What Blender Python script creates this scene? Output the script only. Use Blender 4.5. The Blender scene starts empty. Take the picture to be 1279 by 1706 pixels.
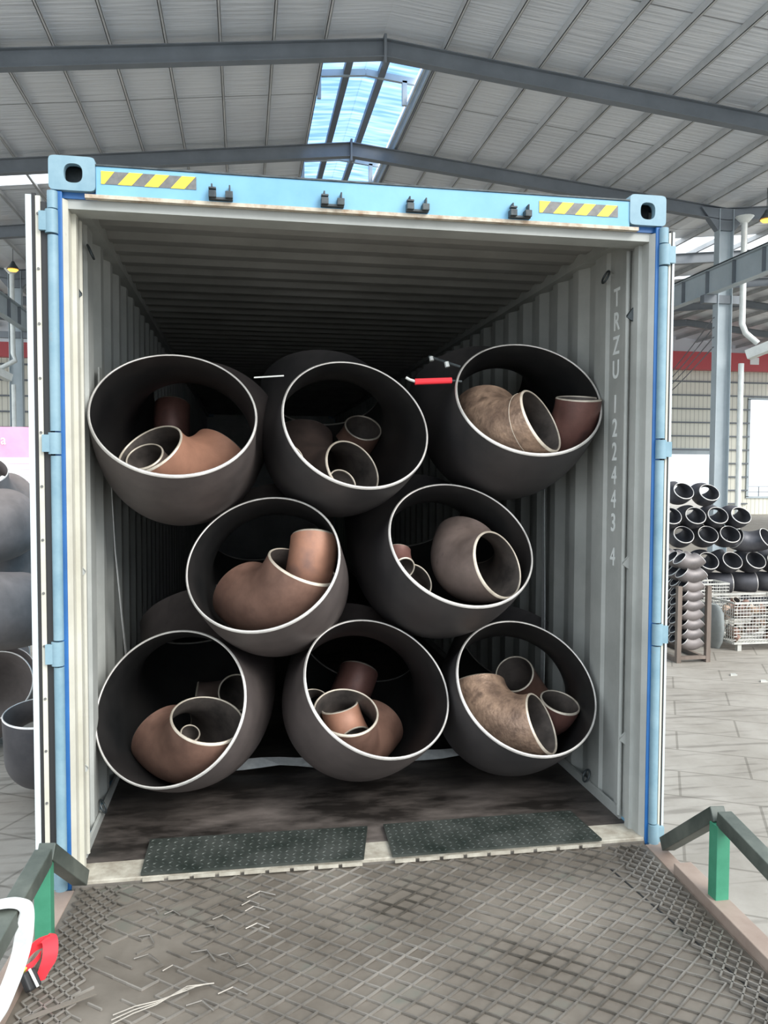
import bpy, math, random
from mathutils import Vector, Matrix

random.seed(7)
PI = math.pi
scene = bpy.context.scene

# ---------------------------------------------------------------- camera
cam_data = bpy.data.cameras.new('camera')
cam = bpy.data.objects.new('camera', cam_data)
scene.collection.objects.link(cam)
cam_data.sensor_fit = 'VERTICAL'
cam_data.sensor_height = 24.0
cam_data.lens = 1347.5 / 1706.0 * 24.0
cam_data.clip_end = 400
RGT = Vector((0.98523355, -0.17117147, 0.00389583))
UPV = Vector((0.00407119, 0.04616844, 0.99892537))
FWD = Vector((0.17116739, 0.98415893, -0.04618357))
m = Matrix((RGT, UPV, -FWD)).transposed().to_4x4()
m.translation = Vector((-0.5264, -3.1933, 1.5687))
cam.matrix_world = m
scene.camera = cam

# ---------------------------------------------------------------- light
world = bpy.data.worlds.new('overcast_sky')
scene.world = world
world.use_nodes = True
wn = world.node_tree
wn.nodes.clear()
wo = wn.nodes.new('ShaderNodeOutputWorld')
bg = wn.nodes.new('ShaderNodeBackground')
bg.inputs['Color'].default_value = (0.86, 0.93, 1.0, 1)
bg.inputs['Strength'].default_value = 1.38
wn.links.new(bg.outputs[0], wo.inputs[0])

sun_d = bpy.data.lights.new('hazy_sun', 'SUN')
sun_d.energy = 2.3
sun_d.angle = math.radians(35)
sun_d.color = (1.0, 0.97, 0.92)
sun = bpy.data.objects.new('hazy_sun', sun_d)
sun.rotation_euler = (math.radians(54), 0, math.radians(36))
scene.collection.objects.link(sun)

scene.view_settings.view_transform = 'Standard'
scene.view_settings.look = 'None'
scene.view_settings.exposure = 0.62
scene.view_settings.gamma = 1.0
scene.view_settings.use_curve_mapping = False

# ---------------------------------------------------------------- materials
def new_mat(name):
    mt = bpy.data.materials.new(name)
    mt.use_nodes = True
    nt = mt.node_tree
    b = nt.nodes['Principled BSDF']
    return mt, nt, b

def simple(name, col, rough=0.6, metal=0.0, emit=None, estr=0.0):
    mt, nt, b = new_mat(name)
    b.inputs['Base Color'].default_value = (*col, 1)
    b.inputs['Roughness'].default_value = rough
    b.inputs['Metallic'].default_value = metal
    if emit:
        b.inputs['Emission Color'].default_value = (*emit, 1)
        b.inputs['Emission Strength'].default_value = estr
    return mt

def mottled(name, c1, c2, scale=4.0, rough=(0.4, 0.7), metal=0.0, spots=None, spot_scale=20,
            spot_thr=0.62, bump=0.0, stretch=(1, 1, 1), detail=8, lo=0.35, hi=0.65):
    mt, nt, b = new_mat(name)
    N, L = nt.nodes, nt.links
    tc = N.new('ShaderNodeTexCoord')
    mp = N.new('ShaderNodeMapping'); mp.inputs['Scale'].default_value = stretch
    L.new(tc.outputs['Object'], mp.inputs['Vector'])
    n1 = N.new('ShaderNodeTexNoise')
    n1.inputs['Scale'].default_value = scale; n1.inputs['Detail'].default_value = detail
    n1.inputs['Roughness'].default_value = 0.65
    L.new(mp.outputs[0], n1.inputs['Vector'])
    r1 = N.new('ShaderNodeValToRGB')
    r1.color_ramp.elements[0].position = lo; r1.color_ramp.elements[0].color = (*c1, 1)
    r1.color_ramp.elements[1].position = hi; r1.color_ramp.elements[1].color = (*c2, 1)
    L.new(n1.outputs['Fac'], r1.inputs[0])
    col = r1.outputs[0]
    if spots:
        n2 = N.new('ShaderNodeTexNoise')
        n2.inputs['Scale'].default_value = spot_scale; n2.inputs['Detail'].default_value = 5
        L.new(mp.outputs[0], n2.inputs['Vector'])
        r2 = N.new('ShaderNodeValToRGB')
        r2.color_ramp.elements[0].position = spot_thr
        r2.color_ramp.elements[0].color = (0, 0, 0, 1)
        r2.color_ramp.elements[1].position = spot_thr + 0.16
        r2.color_ramp.elements[1].color = (0.75, 0.75, 0.75, 1)
        L.new(n2.outputs['Fac'], r2.inputs[0])
        mx = N.new('ShaderNodeMix'); mx.data_type = 'RGBA'
        mx.inputs[7].default_value = (*spots, 1)
        L.new(r2.outputs[0], mx.inputs[0]); L.new(col, mx.inputs[6])
        col = mx.outputs[2]
    L.new(col, b.inputs['Base Color'])
    mr = N.new('ShaderNodeMapRange')
    mr.inputs[3].default_value = rough[0]; mr.inputs[4].default_value = rough[1]
    L.new(n1.outputs['Fac'], mr.inputs[0]); L.new(mr.outputs[0], b.inputs['Roughness'])
    b.inputs['Metallic'].default_value = metal
    if bump:
        bp = N.new('ShaderNodeBump'); bp.inputs['Strength'].default_value = bump
        bp.inputs['Distance'].default_value = 0.01
        n3 = N.new('ShaderNodeTexNoise'); n3.inputs['Scale'].default_value = scale * 6
        L.new(mp.outputs[0], n3.inputs['Vector'])
        L.new(n3.outputs['Fac'], bp.inputs['Height']); L.new(bp.outputs[0], b.inputs['Normal'])
    return mt

M = {}
M['pipe_out'] = mottled('dark_mill_steel', (0.085, 0.072, 0.069), (0.165, 0.138, 0.13), 2.2, (0.42, 0.62), 0.25,
                        spots=(0.022, 0.02, 0.02), spot_scale=5, spot_thr=0.66)
M['pipe_out_cool'] = mottled('cool_mill_steel', (0.048, 0.047, 0.049), (0.092, 0.084, 0.083), 2.2, (0.4, 0.62), 0.25,
                             spots=(0.02, 0.02, 0.02), spot_scale=5, spot_thr=0.66)
M['pipe_in'] = mottled('dark_inner_steel', (0.018, 0.019, 0.020), (0.045, 0.043, 0.042), 2.5, (0.30, 0.55), 0.35,
                       spots=(0.09, 0.08, 0.085), spot_scale=6, spot_thr=0.68)  # inside faces darker than the outside
M['rim'] = mottled('bare_cut_steel', (0.55, 0.53, 0.50), (0.80, 0.78, 0.74), 9, (0.3, 0.5), 0.55)
M['rim_small'] = mottled('dull_cut_steel', (0.42, 0.37, 0.30), (0.66, 0.60, 0.50), 12, (0.35, 0.6), 0.4)
M['rust_brown'] = mottled('brown_scale', (0.15, 0.083, 0.062), (0.27, 0.155, 0.115), 5, (0.4, 0.62), 0.15,
                          spots=(0.10, 0.06, 0.05), spot_scale=9, spot_thr=0.62)
M['rust_orange'] = mottled('orange_rust', (0.26, 0.13, 0.085), (0.40, 0.20, 0.13), 4, (0.45, 0.7), 0.1,
                           spots=(0.2, 0.12, 0.10), spot_scale=7, spot_thr=0.58)
M['rust_grey'] = mottled('grey_brown_scale', (0.14, 0.105, 0.09), (0.25, 0.19, 0.165), 5, (0.35, 0.6), 0.2,
                         spots=(0.08, 0.06, 0.055), spot_scale=10, spot_thr=0.63)
M['rust_copper'] = mottled('copper_toned_scale', (0.20, 0.135, 0.10), (0.50, 0.34, 0.24), 9, (0.3, 0.55), 0.35,
                           spots=(0.12, 0.08, 0.06), spot_scale=16, spot_thr=0.58, bump=0.3)
M['rust_red'] = mottled('dark_red_scale', (0.10, 0.05, 0.042), (0.18, 0.085, 0.07), 5, (0.35, 0.6), 0.2,
                        spots=(0.06, 0.04, 0.04), spot_scale=9, spot_thr=0.62)
M['rust_dark'] = mottled('dark_brown_scale', (0.07, 0.052, 0.046), (0.13, 0.09, 0.076), 5, (0.4, 0.62), 0.2)
M['small_in'] = mottled('inner_brown_scale', (0.05, 0.045, 0.042), (0.16, 0.135, 0.12), 6, (0.35, 0.6), 0.25)
M['bg_pipe'] = mottled('blue_black_steel', (0.05, 0.052, 0.062), (0.10, 0.098, 0.108), 3, (0.35, 0.55), 0.3)
M['bg_pipe_warm'] = mottled('warm_grey_steel', (0.12, 0.108, 0.105), (0.23, 0.205, 0.20), 3, (0.35, 0.55), 0.3)
M['bg_pipe_left'] = mottled('grey_steel', (0.14, 0.122, 0.115), (0.245, 0.215, 0.205), 2.0, (0.4, 0.6), 0.1)

M['blue'] = mottled('pale_blue_container_paint', (0.14, 0.34, 0.50), (0.19, 0.42, 0.59), 3, (0.4, 0.6), 0.0,
                    spots=(0.40, 0.42, 0.38), spot_scale=14, spot_thr=0.70)
M['blue_grey'] = mottled('weathered_blue_paint', (0.15, 0.265, 0.33), (0.235, 0.36, 0.42), 5, (0.4, 0.6), 0.0,
                         spots=(0.33, 0.30, 0.25), spot_scale=16, spot_thr=0.69)
M['blue_deep'] = mottled('deep_blue_paint', (0.012, 0.09, 0.27), (0.02, 0.13, 0.37), 3, (0.35, 0.5), 0.0)
M['cream'] = mottled('cream_container_paint', (0.49, 0.475, 0.40), (0.60, 0.59, 0.51), 3, (0.45, 0.65), 0.0,
                     spots=(0.36, 0.31, 0.25), spot_scale=34, spot_thr=0.73)
M['sill'] = mottled('scuffed_cream_sill', (0.27, 0.24, 0.19), (0.50, 0.475, 0.40), 12, (0.5, 0.75), 0.0)
M['grey_paint'] = mottled('grey_interior_paint', (0.34, 0.355, 0.335), (0.46, 0.475, 0.45), 2.2, (0.45, 0.65), 0.0,
                          spots=(0.27, 0.27, 0.25), spot_scale=22, spot_thr=0.72)
M['ceil_paint'] = mottled('dusty_ceiling_paint', (0.23, 0.23, 0.215), (0.32, 0.32, 0.30), 2.0, (0.5, 0.7), 0.0)
M['rusty_cream'] = mottled('rusty_cream_lip', (0.50, 0.45, 0.36), (0.28, 0.19, 0.12), 22, (0.5, 0.8), 0.0, lo=0.42, hi=0.7)
M['rubber'] = simple('black_rubber', (0.018, 0.019, 0.02), 0.6)
M['white_edge'] = mottled('white_door_edge', (0.48, 0.55, 0.57), (0.60, 0.66, 0.67), 4, (0.35, 0.5))
M['dark_iron'] = mottled('dark_iron', (0.03, 0.038, 0.042), (0.08, 0.095, 0.10), 20, (0.35, 0.6), 0.4)
M['yellow'] = simple('reflective_yellow', (0.90, 0.66, 0.05), 0.45)
M['tape_grey'] = mottled('grey_reflective_tape', (0.11, 0.11, 0.105), (0.17, 0.17, 0.165), 40, (0.35, 0.5))
M['text_white'] = simple('faded_white_lettering', (0.82, 0.86, 0.84), 0.6)
M['ply'] = mottled('oily_plywood', (0.018, 0.015, 0.013), (0.17, 0.145, 0.13), 3.4, (0.30, 0.7), 0.0,
                   spots=(0.30, 0.26, 0.22), spot_scale=60, spot_thr=0.75, stretch=(0.6, 1.5, 1), lo=0.42, hi=0.74)
M['tread'] = mottled('green_black_checker_plate', (0.03, 0.04, 0.034), (0.095, 0.105, 0.095), 5, (0.3, 0.5), 0.45)
M['deck'] = mottled('dusty_ramp_plate', (0.12, 0.103, 0.083), (0.205, 0.182, 0.152), 2.5, (0.45, 0.7), 0.15,
                    spots=(0.10, 0.12, 0.10), spot_scale=5, spot_thr=0.60, bump=0.15)
M['strand'] = mottled('worn_mesh_steel', (0.10, 0.09, 0.075), (0.36, 0.335, 0.30), 2.2, (0.35, 0.55), 0.45)
M['pale_strand'] = mottled('dull_pale_strand', (0.26, 0.24, 0.205), (0.40, 0.37, 0.32), 20, (0.5, 0.7), 0.1)
M['curb'] = mottled('brown_primer_channel', (0.25, 0.185, 0.15), (0.34, 0.27, 0.225), 4, (0.5, 0.7), 0.0)
M['green'] = mottled('green_rail_paint', (0.035, 0.20, 0.115), (0.06, 0.28, 0.17), 5, (0.4, 0.6), 0.0)
M['rail'] = mottled('grimy_green_black_rail', (0.045, 0.058, 0.05), (0.12, 0.135, 0.115), 5, (0.4, 0.65), 0.1)
M['web_white'] = mottled('white_webbing', (0.50, 0.52, 0.52), (0.62, 0.64, 0.63), 30, (0.7, 0.9))
M['web_red'] = simple('red_webbing', (0.80, 0.03, 0.045), 0.6)
M['web_yellow'] = simple('yellow_tag', (0.75, 0.7, 0.12), 0.6)
M['steel_frame'] = mottled('blue_grey_steel_paint', (0.13, 0.148, 0.165), (0.17, 0.19, 0.21), 1.0, (0.4, 0.6))
M['steel_light'] = mottled('light_grey_steel_paint', (0.36, 0.42, 0.45), (0.44, 0.50, 0.53), 1.0, (0.4, 0.6))
M['purlin'] = mottled('galvanised_purlin', (0.46, 0.475, 0.48), (0.62, 0.63, 0.63), 1.0, (0.3, 0.5), 0.2)
M['gutter'] = mottled('galvanised_gutter', (0.55, 0.58, 0.56), (0.72, 0.75, 0.72), 2, (0.35, 0.5), 0.2)
M['red_girder'] = simple('red_girder_paint', (0.48, 0.07, 0.08), 0.5)
M['white'] = simple('white_paint', (0.8, 0.8, 0.8), 0.5)
M['timber'] = mottled('grey_timber', (0.13, 0.10, 0.08), (0.22, 0.175, 0.145), 5, (0.6, 0.8), stretch=(1, 1, .2))
M['cage'] = mottled('galvanised_wire', (0.50, 0.50, 0.46), (0.64, 0.63, 0.58), 9, (0.35, 0.6), 0.3)
M['bag'] = mottled('grey_bulk_bag', (0.22, 0.24, 0.235), (0.32, 0.34, 0.33), 4, (0.6, 0.8))
M['pink'] = mottled('faded_pink_board', (0.80, 0.28, 0.42), (0.86, 0.42, 0.60), 0.9, (0.5, 0.6))
M['lamp'] = simple('orange_streak_glow', (1, 0.5, 0.1), 0.5, emit=(1.0, 0.42, 0.06), estr=2.0)  # added glow that stands for warm streaks under the roof

def roof_foil():
    mt, nt, b = new_mat('foil_faced_insulation')
    N, L = nt.nodes, nt.links
    tc = N.new('ShaderNodeTexCoord')
    mp = N.new('ShaderNodeMapping'); mp.inputs['Scale'].default_value = (0.5, 9.0, 1)
    L.new(tc.outputs['Object'], mp.inputs['Vector'])
    n = N.new('ShaderNodeTexNoise'); n.inputs['Scale'].default_value = 1.0; n.inputs['Detail'].default_value = 4
    L.new(mp.outputs[0], n.inputs['Vector'])
    n2 = N.new('ShaderNodeTexNoise'); n2.inputs['Scale'].default_value = 0.35; n2.inputs['Detail'].default_value = 2
    L.new(tc.outputs['Object'], n2.inputs['Vector'])
    r = N.new('ShaderNodeValToRGB')
    r.color_ramp.elements[0].position = 0.3; r.color_ramp.elements[0].color = (0.72, 0.755, 0.80, 1)
    r.color_ramp.elements[1].position = 0.7; r.color_ramp.elements[1].color = (0.83, 0.865, 0.91, 1)
    L.new(n2.outputs['Fac'], r.inputs[0])
    # thin seams across the panels every three metres
    sp = N.new('ShaderNodeSeparateXYZ'); L.new(tc.outputs['Object'], sp.inputs[0])
    ad = N.new('ShaderNodeMath'); ad.operation = 'ADD'; ad.inputs[1].default_value = 5.0
    L.new(sp.outputs['Y'], ad.inputs[0])
    md = N.new('ShaderNodeMath'); md.operation = 'MODULO'; md.inputs[1].default_value = 6.0
    L.new(ad.outputs[0], md.inputs[0])
    lt = N.new('ShaderNodeMath'); lt.operation = 'LESS_THAN'; lt.inputs[1].default_value = 0.05
    L.new(md.outputs[0], lt.inputs[0])
    mx = N.new('ShaderNodeMix'); mx.data_type = 'RGBA'; mx.inputs[7].default_value = (0.34, 0.35, 0.37, 1)
    L.new(lt.outputs[0], mx.inputs[0]); L.new(r.outputs[0], mx.inputs[6])
    L.new(mx.outputs[2], b.inputs['Base Color'])
    b.inputs['Metallic'].default_value = 0.25
    b.inputs['Roughness'].default_value = 0.28
    bp = N.new('ShaderNodeBump'); bp.inputs['Strength'].default_value = 0.8; bp.inputs['Distance'].default_value = 0.05
    L.new(n.outputs['Fac'], bp.inputs['Height']); L.new(bp.outputs[0], b.inputs['Normal'])
    return mt
M['foil'] = roof_foil()

def skylight_mat():
    mt = bpy.data.materials.new('pale_blue_translucent_sheet')
    mt.use_nodes = True
    nt = mt.node_tree; nt.nodes.clear(); N, L = nt.nodes, nt.links
    o = N.new('ShaderNodeOutputMaterial')
    t = N.new('ShaderNodeBsdfTransparent')
    tl = N.new('ShaderNodeBsdfTranslucent')
    mx = N.new('ShaderNodeMixShader'); mx.inputs[0].default_value = 0.45
    tc = N.new('ShaderNodeTexCoord'); mp = N.new('ShaderNodeMapping'); mp.inputs['Scale'].default_value = (0.6, 6, 1)
    n = N.new('ShaderNodeTexNoise'); n.inputs['Scale'].default_value = 1.2
    r = N.new('ShaderNodeValToRGB')
    r.color_ramp.elements[0].position = 0.35; r.color_ramp.elements[0].color = (0.38, 0.54, 0.78, 1)
    r.color_ramp.elements[1].position = 0.7; r.color_ramp.elements[1].color = (0.66, 0.77, 0.88, 1)
    L.new(tc.outputs['Object'], mp.inputs[0]); L.new(mp.outputs[0], n.inputs['Vector'])
    L.new(n.outputs['Fac'], r.inputs[0])
    L.new(r.outputs[0], t.inputs[0]); L.new(r.outputs[0], tl.inputs[0])
    L.new(t.outputs[0], mx.inputs[1]); L.new(tl.outputs[0], mx.inputs[2]); L.new(mx.outputs[0], o.inputs[0])
    return mt
M['sky_sheet'] = skylight_mat()

def ground_mat():
    mt, nt, b = new_mat('scuffed_concrete')
    N, L = nt.nodes, nt.links
    tc = N.new('ShaderNodeTexCoord')
    n = N.new('ShaderNodeTexNoise'); n.inputs['Scale'].default_value = 0.8; n.inputs['Detail'].default_value = 9
    n.inputs['Roughness'].default_value = 0.7
    L.new(tc.outputs['Object'], n.inputs['Vector'])
    mp = N.new('ShaderNodeMapping'); mp.inputs['Scale'].default_value = (0.8, 7, 1)
    mp.inputs['Rotation'].default_value = (0, 0, 0.45)
    L.new(tc.outputs['Object'], mp.inputs[0])
    n2 = N.new('ShaderNodeTexNoise'); n2.inputs['Scale'].default_value = 1.6; n2.inputs['Detail'].default_value = 5
    L.new(mp.outputs[0], n2.inputs['Vector'])
    r = N.new('ShaderNodeValToRGB')
    r.color_ramp.elements[0].position = 0.3; r.color_ramp.elements[0].color = (0.24, 0.215, 0.18, 1)
    r.color_ramp.elements[1].position = 0.7; r.color_ramp.elements[1].color = (0.385, 0.355, 0.31, 1)
    L.new(n.outputs['Fac'], r.inputs[0])
    r2 = N.new('ShaderNodeValToRGB')
    r2.color_ramp.elements[0].position = 0.33; r2.color_ramp.elements[0].color = (0.66, 0.65, 0.64, 1)
    r2.color_ramp.elements[1].position = 0.46; r2.color_ramp.elements[1].color = (1, 1, 1, 1)
    L.new(n2.outputs['Fac'], r2.inputs[0])
    bk = N.new('ShaderNodeTexBrick')
    bk.inputs['Color1'].default_value = (1, 1, 1, 1); bk.inputs['Color2'].default_value = (0.94, 0.94, 0.94, 1)
    bk.inputs['Mortar'].default_value = (0.55, 0.54, 0.52, 1)
    bk.inputs['Scale'].default_value = 1.0; bk.inputs['Mortar Size'].default_value = 0.012
    bk.inputs['Brick Width'].default_value = 1.3; bk.inputs['Row Height'].default_value = 0.65
    mp2 = N.new('ShaderNodeMapping'); mp2.inputs['Rotation'].default_value = (0, 0, 0.5)
    L.new(tc.outputs['Object'], mp2.inputs[0]); L.new(mp2.outputs[0], bk.inputs['Vector'])
    m1 = N.new('ShaderNodeMix'); m1.data_type = 'RGBA'; m1.blend_type = 'MULTIPLY'; m1.inputs[0].default_value = 1
    L.new(r.outputs[0], m1.inputs[6]); L.new(r2.outputs[0], m1.inputs[7])
    m2 = N.new('ShaderNodeMix'); m2.data_type = 'RGBA'; m2.blend_type = 'MULTIPLY'; m2.inputs[0].default_value = 0.8
    L.new(m1.outputs[2], m2.inputs[6]); L.new(bk.outputs[0], m2.inputs[7])
    L.new(m2.outputs[2], b.inputs['Base Color'])
    b.inputs['Roughness'].default_value = 0.75
    return mt
M['ground'] = ground_mat()

def cladding_mat():
    mt, nt, b = new_mat('cream_cladding')
    N, L = nt.nodes, nt.links
    tc = N.new('ShaderNodeTexCoord'); sp = N.new('ShaderNodeSeparateXYZ')
    L.new(tc.outputs['Object'], sp.inputs[0])
    md = N.new('ShaderNodeMath'); md.operation = 'PINGPONG'; md.inputs[1].default_value = 0.17
    L.new(sp.outputs['X'], md.inputs[0])
    lt = N.new('ShaderNodeMath'); lt.operation = 'LESS_THAN'; lt.inputs[1].default_value = 0.03
    L.new(md.outputs[0], lt.inputs[0])
    mx = N.new('ShaderNodeMix'); mx.data_type = 'RGBA'
    mx.inputs[6].default_value = (0.74, 0.73, 0.63, 1); mx.inputs[7].default_value = (0.50, 0.49, 0.42, 1)
    L.new(lt.outputs[0], mx.inputs[0]); L.new(mx.outputs[2], b.inputs['Base Color'])
    b.inputs['Roughness'].default_value = 0.5
    return mt
M['cladding'] = cladding_mat()

# ---------------------------------------------------------------- mesh helpers
class MB:
    def __init__(self):
        self.v = []; self.f = []; self.mi = []
    def add(self, vs, fs, mi=0):
        o = len(self.v)
        self.v += [Vector(p) for p in vs]
        self.f += [tuple(i + o for i in f) for f in fs]
        self.mi += [mi] * len(fs)
        return self
    def box(self, x0, x1, y0, y1, z0, z1, mi=0):
        vs = [(x0, y0, z0), (x1, y0, z0), (x1, y1, z0), (x0, y1, z0), (x0, y0, z1), (x1, y0, z1), (x1, y1, z1), (x0, y1, z1)]
        return self.add(vs, [(0, 3, 2, 1), (4, 5, 6, 7), (0, 1, 5, 4), (1, 2, 6, 5), (2, 3, 7, 6), (3, 0, 4, 7)], mi)
    def beam(self, p0, p1, w, h, up=(0, 0, 1), mi=0):
        p0, p1 = Vector(p0), Vector(p1)
        d = (p1 - p0).normalized(); up = Vector(up)
        s = d.cross(up)
        if s.length < 1e-5: s = d.cross(Vector((1, 0, 0)))
        s.normalize(); u = s.cross(d)
        vs = []
        for p in (p0, p1):
            for a, b in ((-1, -1), (1, -1), (1, 1), (-1, 1)):
                vs.append(p + s * a * w / 2 + u * b * h / 2)
        return self.add(vs, [(0, 1, 2, 3), (7, 6, 5, 4), (0, 4, 5, 1), (1, 5, 6, 2), (2, 6, 7, 3), (3, 7, 4, 0)], mi)
    def ibeam(self, p0, p1, w, h, t=0.02, up=(0, 0, 1)):
        p0, p1 = Vector(p0), Vector(p1)
        d = (p1 - p0).normalized(); s = d.cross(Vector(up)).normalized(); u = s.cross(d)
        self.beam(p0, p1, t, h - 2 * t, up)
        for k in (-1, 1):
            self.beam(p0 + u * k * (h - t) / 2, p1 + u * k * (h - t) / 2, w, t, up)
        return self
    def tube(self, pts, r, n=10, mi=0, cap=True):
        pts = [Vector(p) for p in pts]
        rings = []; prev = None
        for i, p in enumerate(pts):
            t = (pts[min(i + 1, len(pts) - 1)] - pts[max(i - 1, 0)]).normalized()
            a = prev if prev is not None else (Vector((0, 0, 1)) if abs(t.z) < 0.9 else Vector((1, 0, 0)))
            s = t.cross(a).normalized(); a2 = s.cross(t).normalized(); prev = a2
            rr = r[i] if isinstance(r, (list, tuple)) else r
            rings.append([p + (s * math.cos(2 * PI * k / n) + a2 * math.sin(2 * PI * k / n)) * rr for k in range(n)])
        vs = [q for rg in rings for q in rg]; fs = []
        for i in range(len(rings) - 1):
            for k in range(n):
                k2 = (k + 1) % n
                fs.append((i * n + k, i * n + k2, (i + 1) * n + k2, (i + 1) * n + k))
        if cap:
            fs.append(tuple(reversed(range(n)))); fs.append(tuple((len(rings) - 1) * n + k for k in range(n)))
        return self.add(vs, fs, mi)
    def ribbon(self, pts, side, w, t=0.003, mi=0):
        """flat band along pts; side = width direction(s)"""
        pts = [Vector(p) for p in pts]; vs = []; fs = []
        for i, p in enumerate(pts):
            s = Vector(side[i] if isinstance(side, list) else side).normalized()
            ww = w[i] if isinstance(w, list) else w
            tg = (pts[min(i + 1, len(pts) - 1)] - pts[max(i - 1, 0)]).normalized()
            nn = tg.cross(s).normalized()
            vs += [p - s * ww / 2 - nn * t / 2, p + s * ww / 2 - nn * t / 2, p + s * ww / 2 + nn * t / 2, p - s * ww / 2 + nn * t / 2]
        for i in range(len(pts) - 1):
            o = i * 4
            for k in range(4):
                fs.append((o + k, o + (k + 1) % 4, o + 4 + (k + 1) % 4, o + 4 + k))
        fs.append((3, 2, 1, 0)); e = (len(pts) - 1) * 4; fs.append((e, e + 1, e + 2, e + 3))
        return self.add(vs, fs, mi)
    def prism(self, poly, ext, mi=0):
        """poly: 3D points, extruded by vector ext"""
        n = len(poly); ext = Vector(ext)
        vs = [Vector(p) for p in poly] + [Vector(p) + ext for p in poly]
        fs = [tuple(reversed(range(n))), tuple(range(n, 2 * n))]
        fs += [(i, (i + 1) % n, n + (i + 1) % n, n + i) for i in range(n)]
        return self.add(vs, fs, mi)

def smooth_path(pts, n=5):
    P = [Vector(p) for p in pts]; out = []
    for i in range(len(P) - 1):
        a, b, c, d = P[max(i - 1, 0)], P[i], P[i + 1], P[min(i + 2, len(P) - 1)]
        for k in range(n):
            t = k / n
            out.append(0.5 * ((2 * b) + (c - a) * t + (2 * a - 5 * b + 4 * c - d) * t * t + (3 * b - a - 3 * c + d) * t ** 3))
    out.append(P[-1]); return out

COL = scene.collection
def wloc(parent):
    l = Vector((0, 0, 0))
    while parent is not None:
        l += parent.location; parent = parent.parent
    return l

def build(name, mb, mats, parent=None, smooth=False, label=None, local=False, bevel=0.0):
    off = Vector((0, 0, 0)) if (parent is None or local) else wloc(parent)
    me = bpy.data.meshes.new(name)
    me.from_pydata([tuple(p - off) for p in mb.v], [], mb.f)
    for mt in (mats if isinstance(mats, (list, tuple)) else [mats]):
        me.materials.append(M[mt])
    me.polygons.foreach_set('material_index', mb.mi)
    me.update()
    if smooth:
        me.polygons.foreach_set('use_smooth', [True] * len(me.polygons))
        try:
            me.set_sharp_from_angle(angle=math.radians(38))
        except Exception:
            pass
    o = bpy.data.objects.new(name, me)
    COL.objects.link(o)
    if parent is not None: o.parent = parent
    if label: o['label'] = label
    if bevel:
        bv = o.modifiers.new('bevel', 'BEVEL'); bv.width = bevel; bv.segments = 2; bv.limit_method = 'ANGLE'
    return o

def recentre(o, loc):
    loc = Vector(loc)
    for v in o.data.vertices: v.co -= loc
    o.location = loc
    return o

def tag(o, label, cat, group=None):
    o['label'] = label; o['category'] = cat
    if group: o['group'] = group
    return o

def thing(name, label, cat, loc=(0, 0, 0), group=None):
    o = bpy.data.objects.new(name, None)
    o.empty_display_size = 0.1
    COL.objects.link(o); o.location = loc
    return tag(o, label, cat, group)

def struct(name, mb, mats, **k):
    o = build(name, mb, mats, **k); o['kind'] = 'structure'; return o

def text_mesh(name, txt, size, mat, parent, matrix, extrude=0.001, spacing=1.0, line=1.0, scale=(1, 1), bold=0.0):
    cu = bpy.data.curves.new(name, 'FONT'); cu.body = txt; cu.size = size; cu.extrude = extrude; cu.offset = bold
    cu.align_x = 'CENTER'; cu.align_y = 'CENTER'; cu.space_character = spacing; cu.space_line = line
    to = bpy.data.objects.new(name, cu); COL.objects.link(to)
    dg = bpy.context.evaluated_depsgraph_get()
    me = bpy.data.meshes.new_from_object(to.evaluated_get(dg))
    bpy.data.objects.remove(to)
    off = wloc(parent) if parent is not None else Vector((0, 0, 0))
    for v in me.vertices:
        p = matrix @ Vector((v.co.x * scale[0], v.co.y * scale[1], v.co.z)); v.co = p - off
    me.materials.clear(); me.materials.append(M[mat])
    o = bpy.data.objects.new(name, me); COL.objects.link(o)
    if parent is not None: o.parent = parent
    return o

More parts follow.
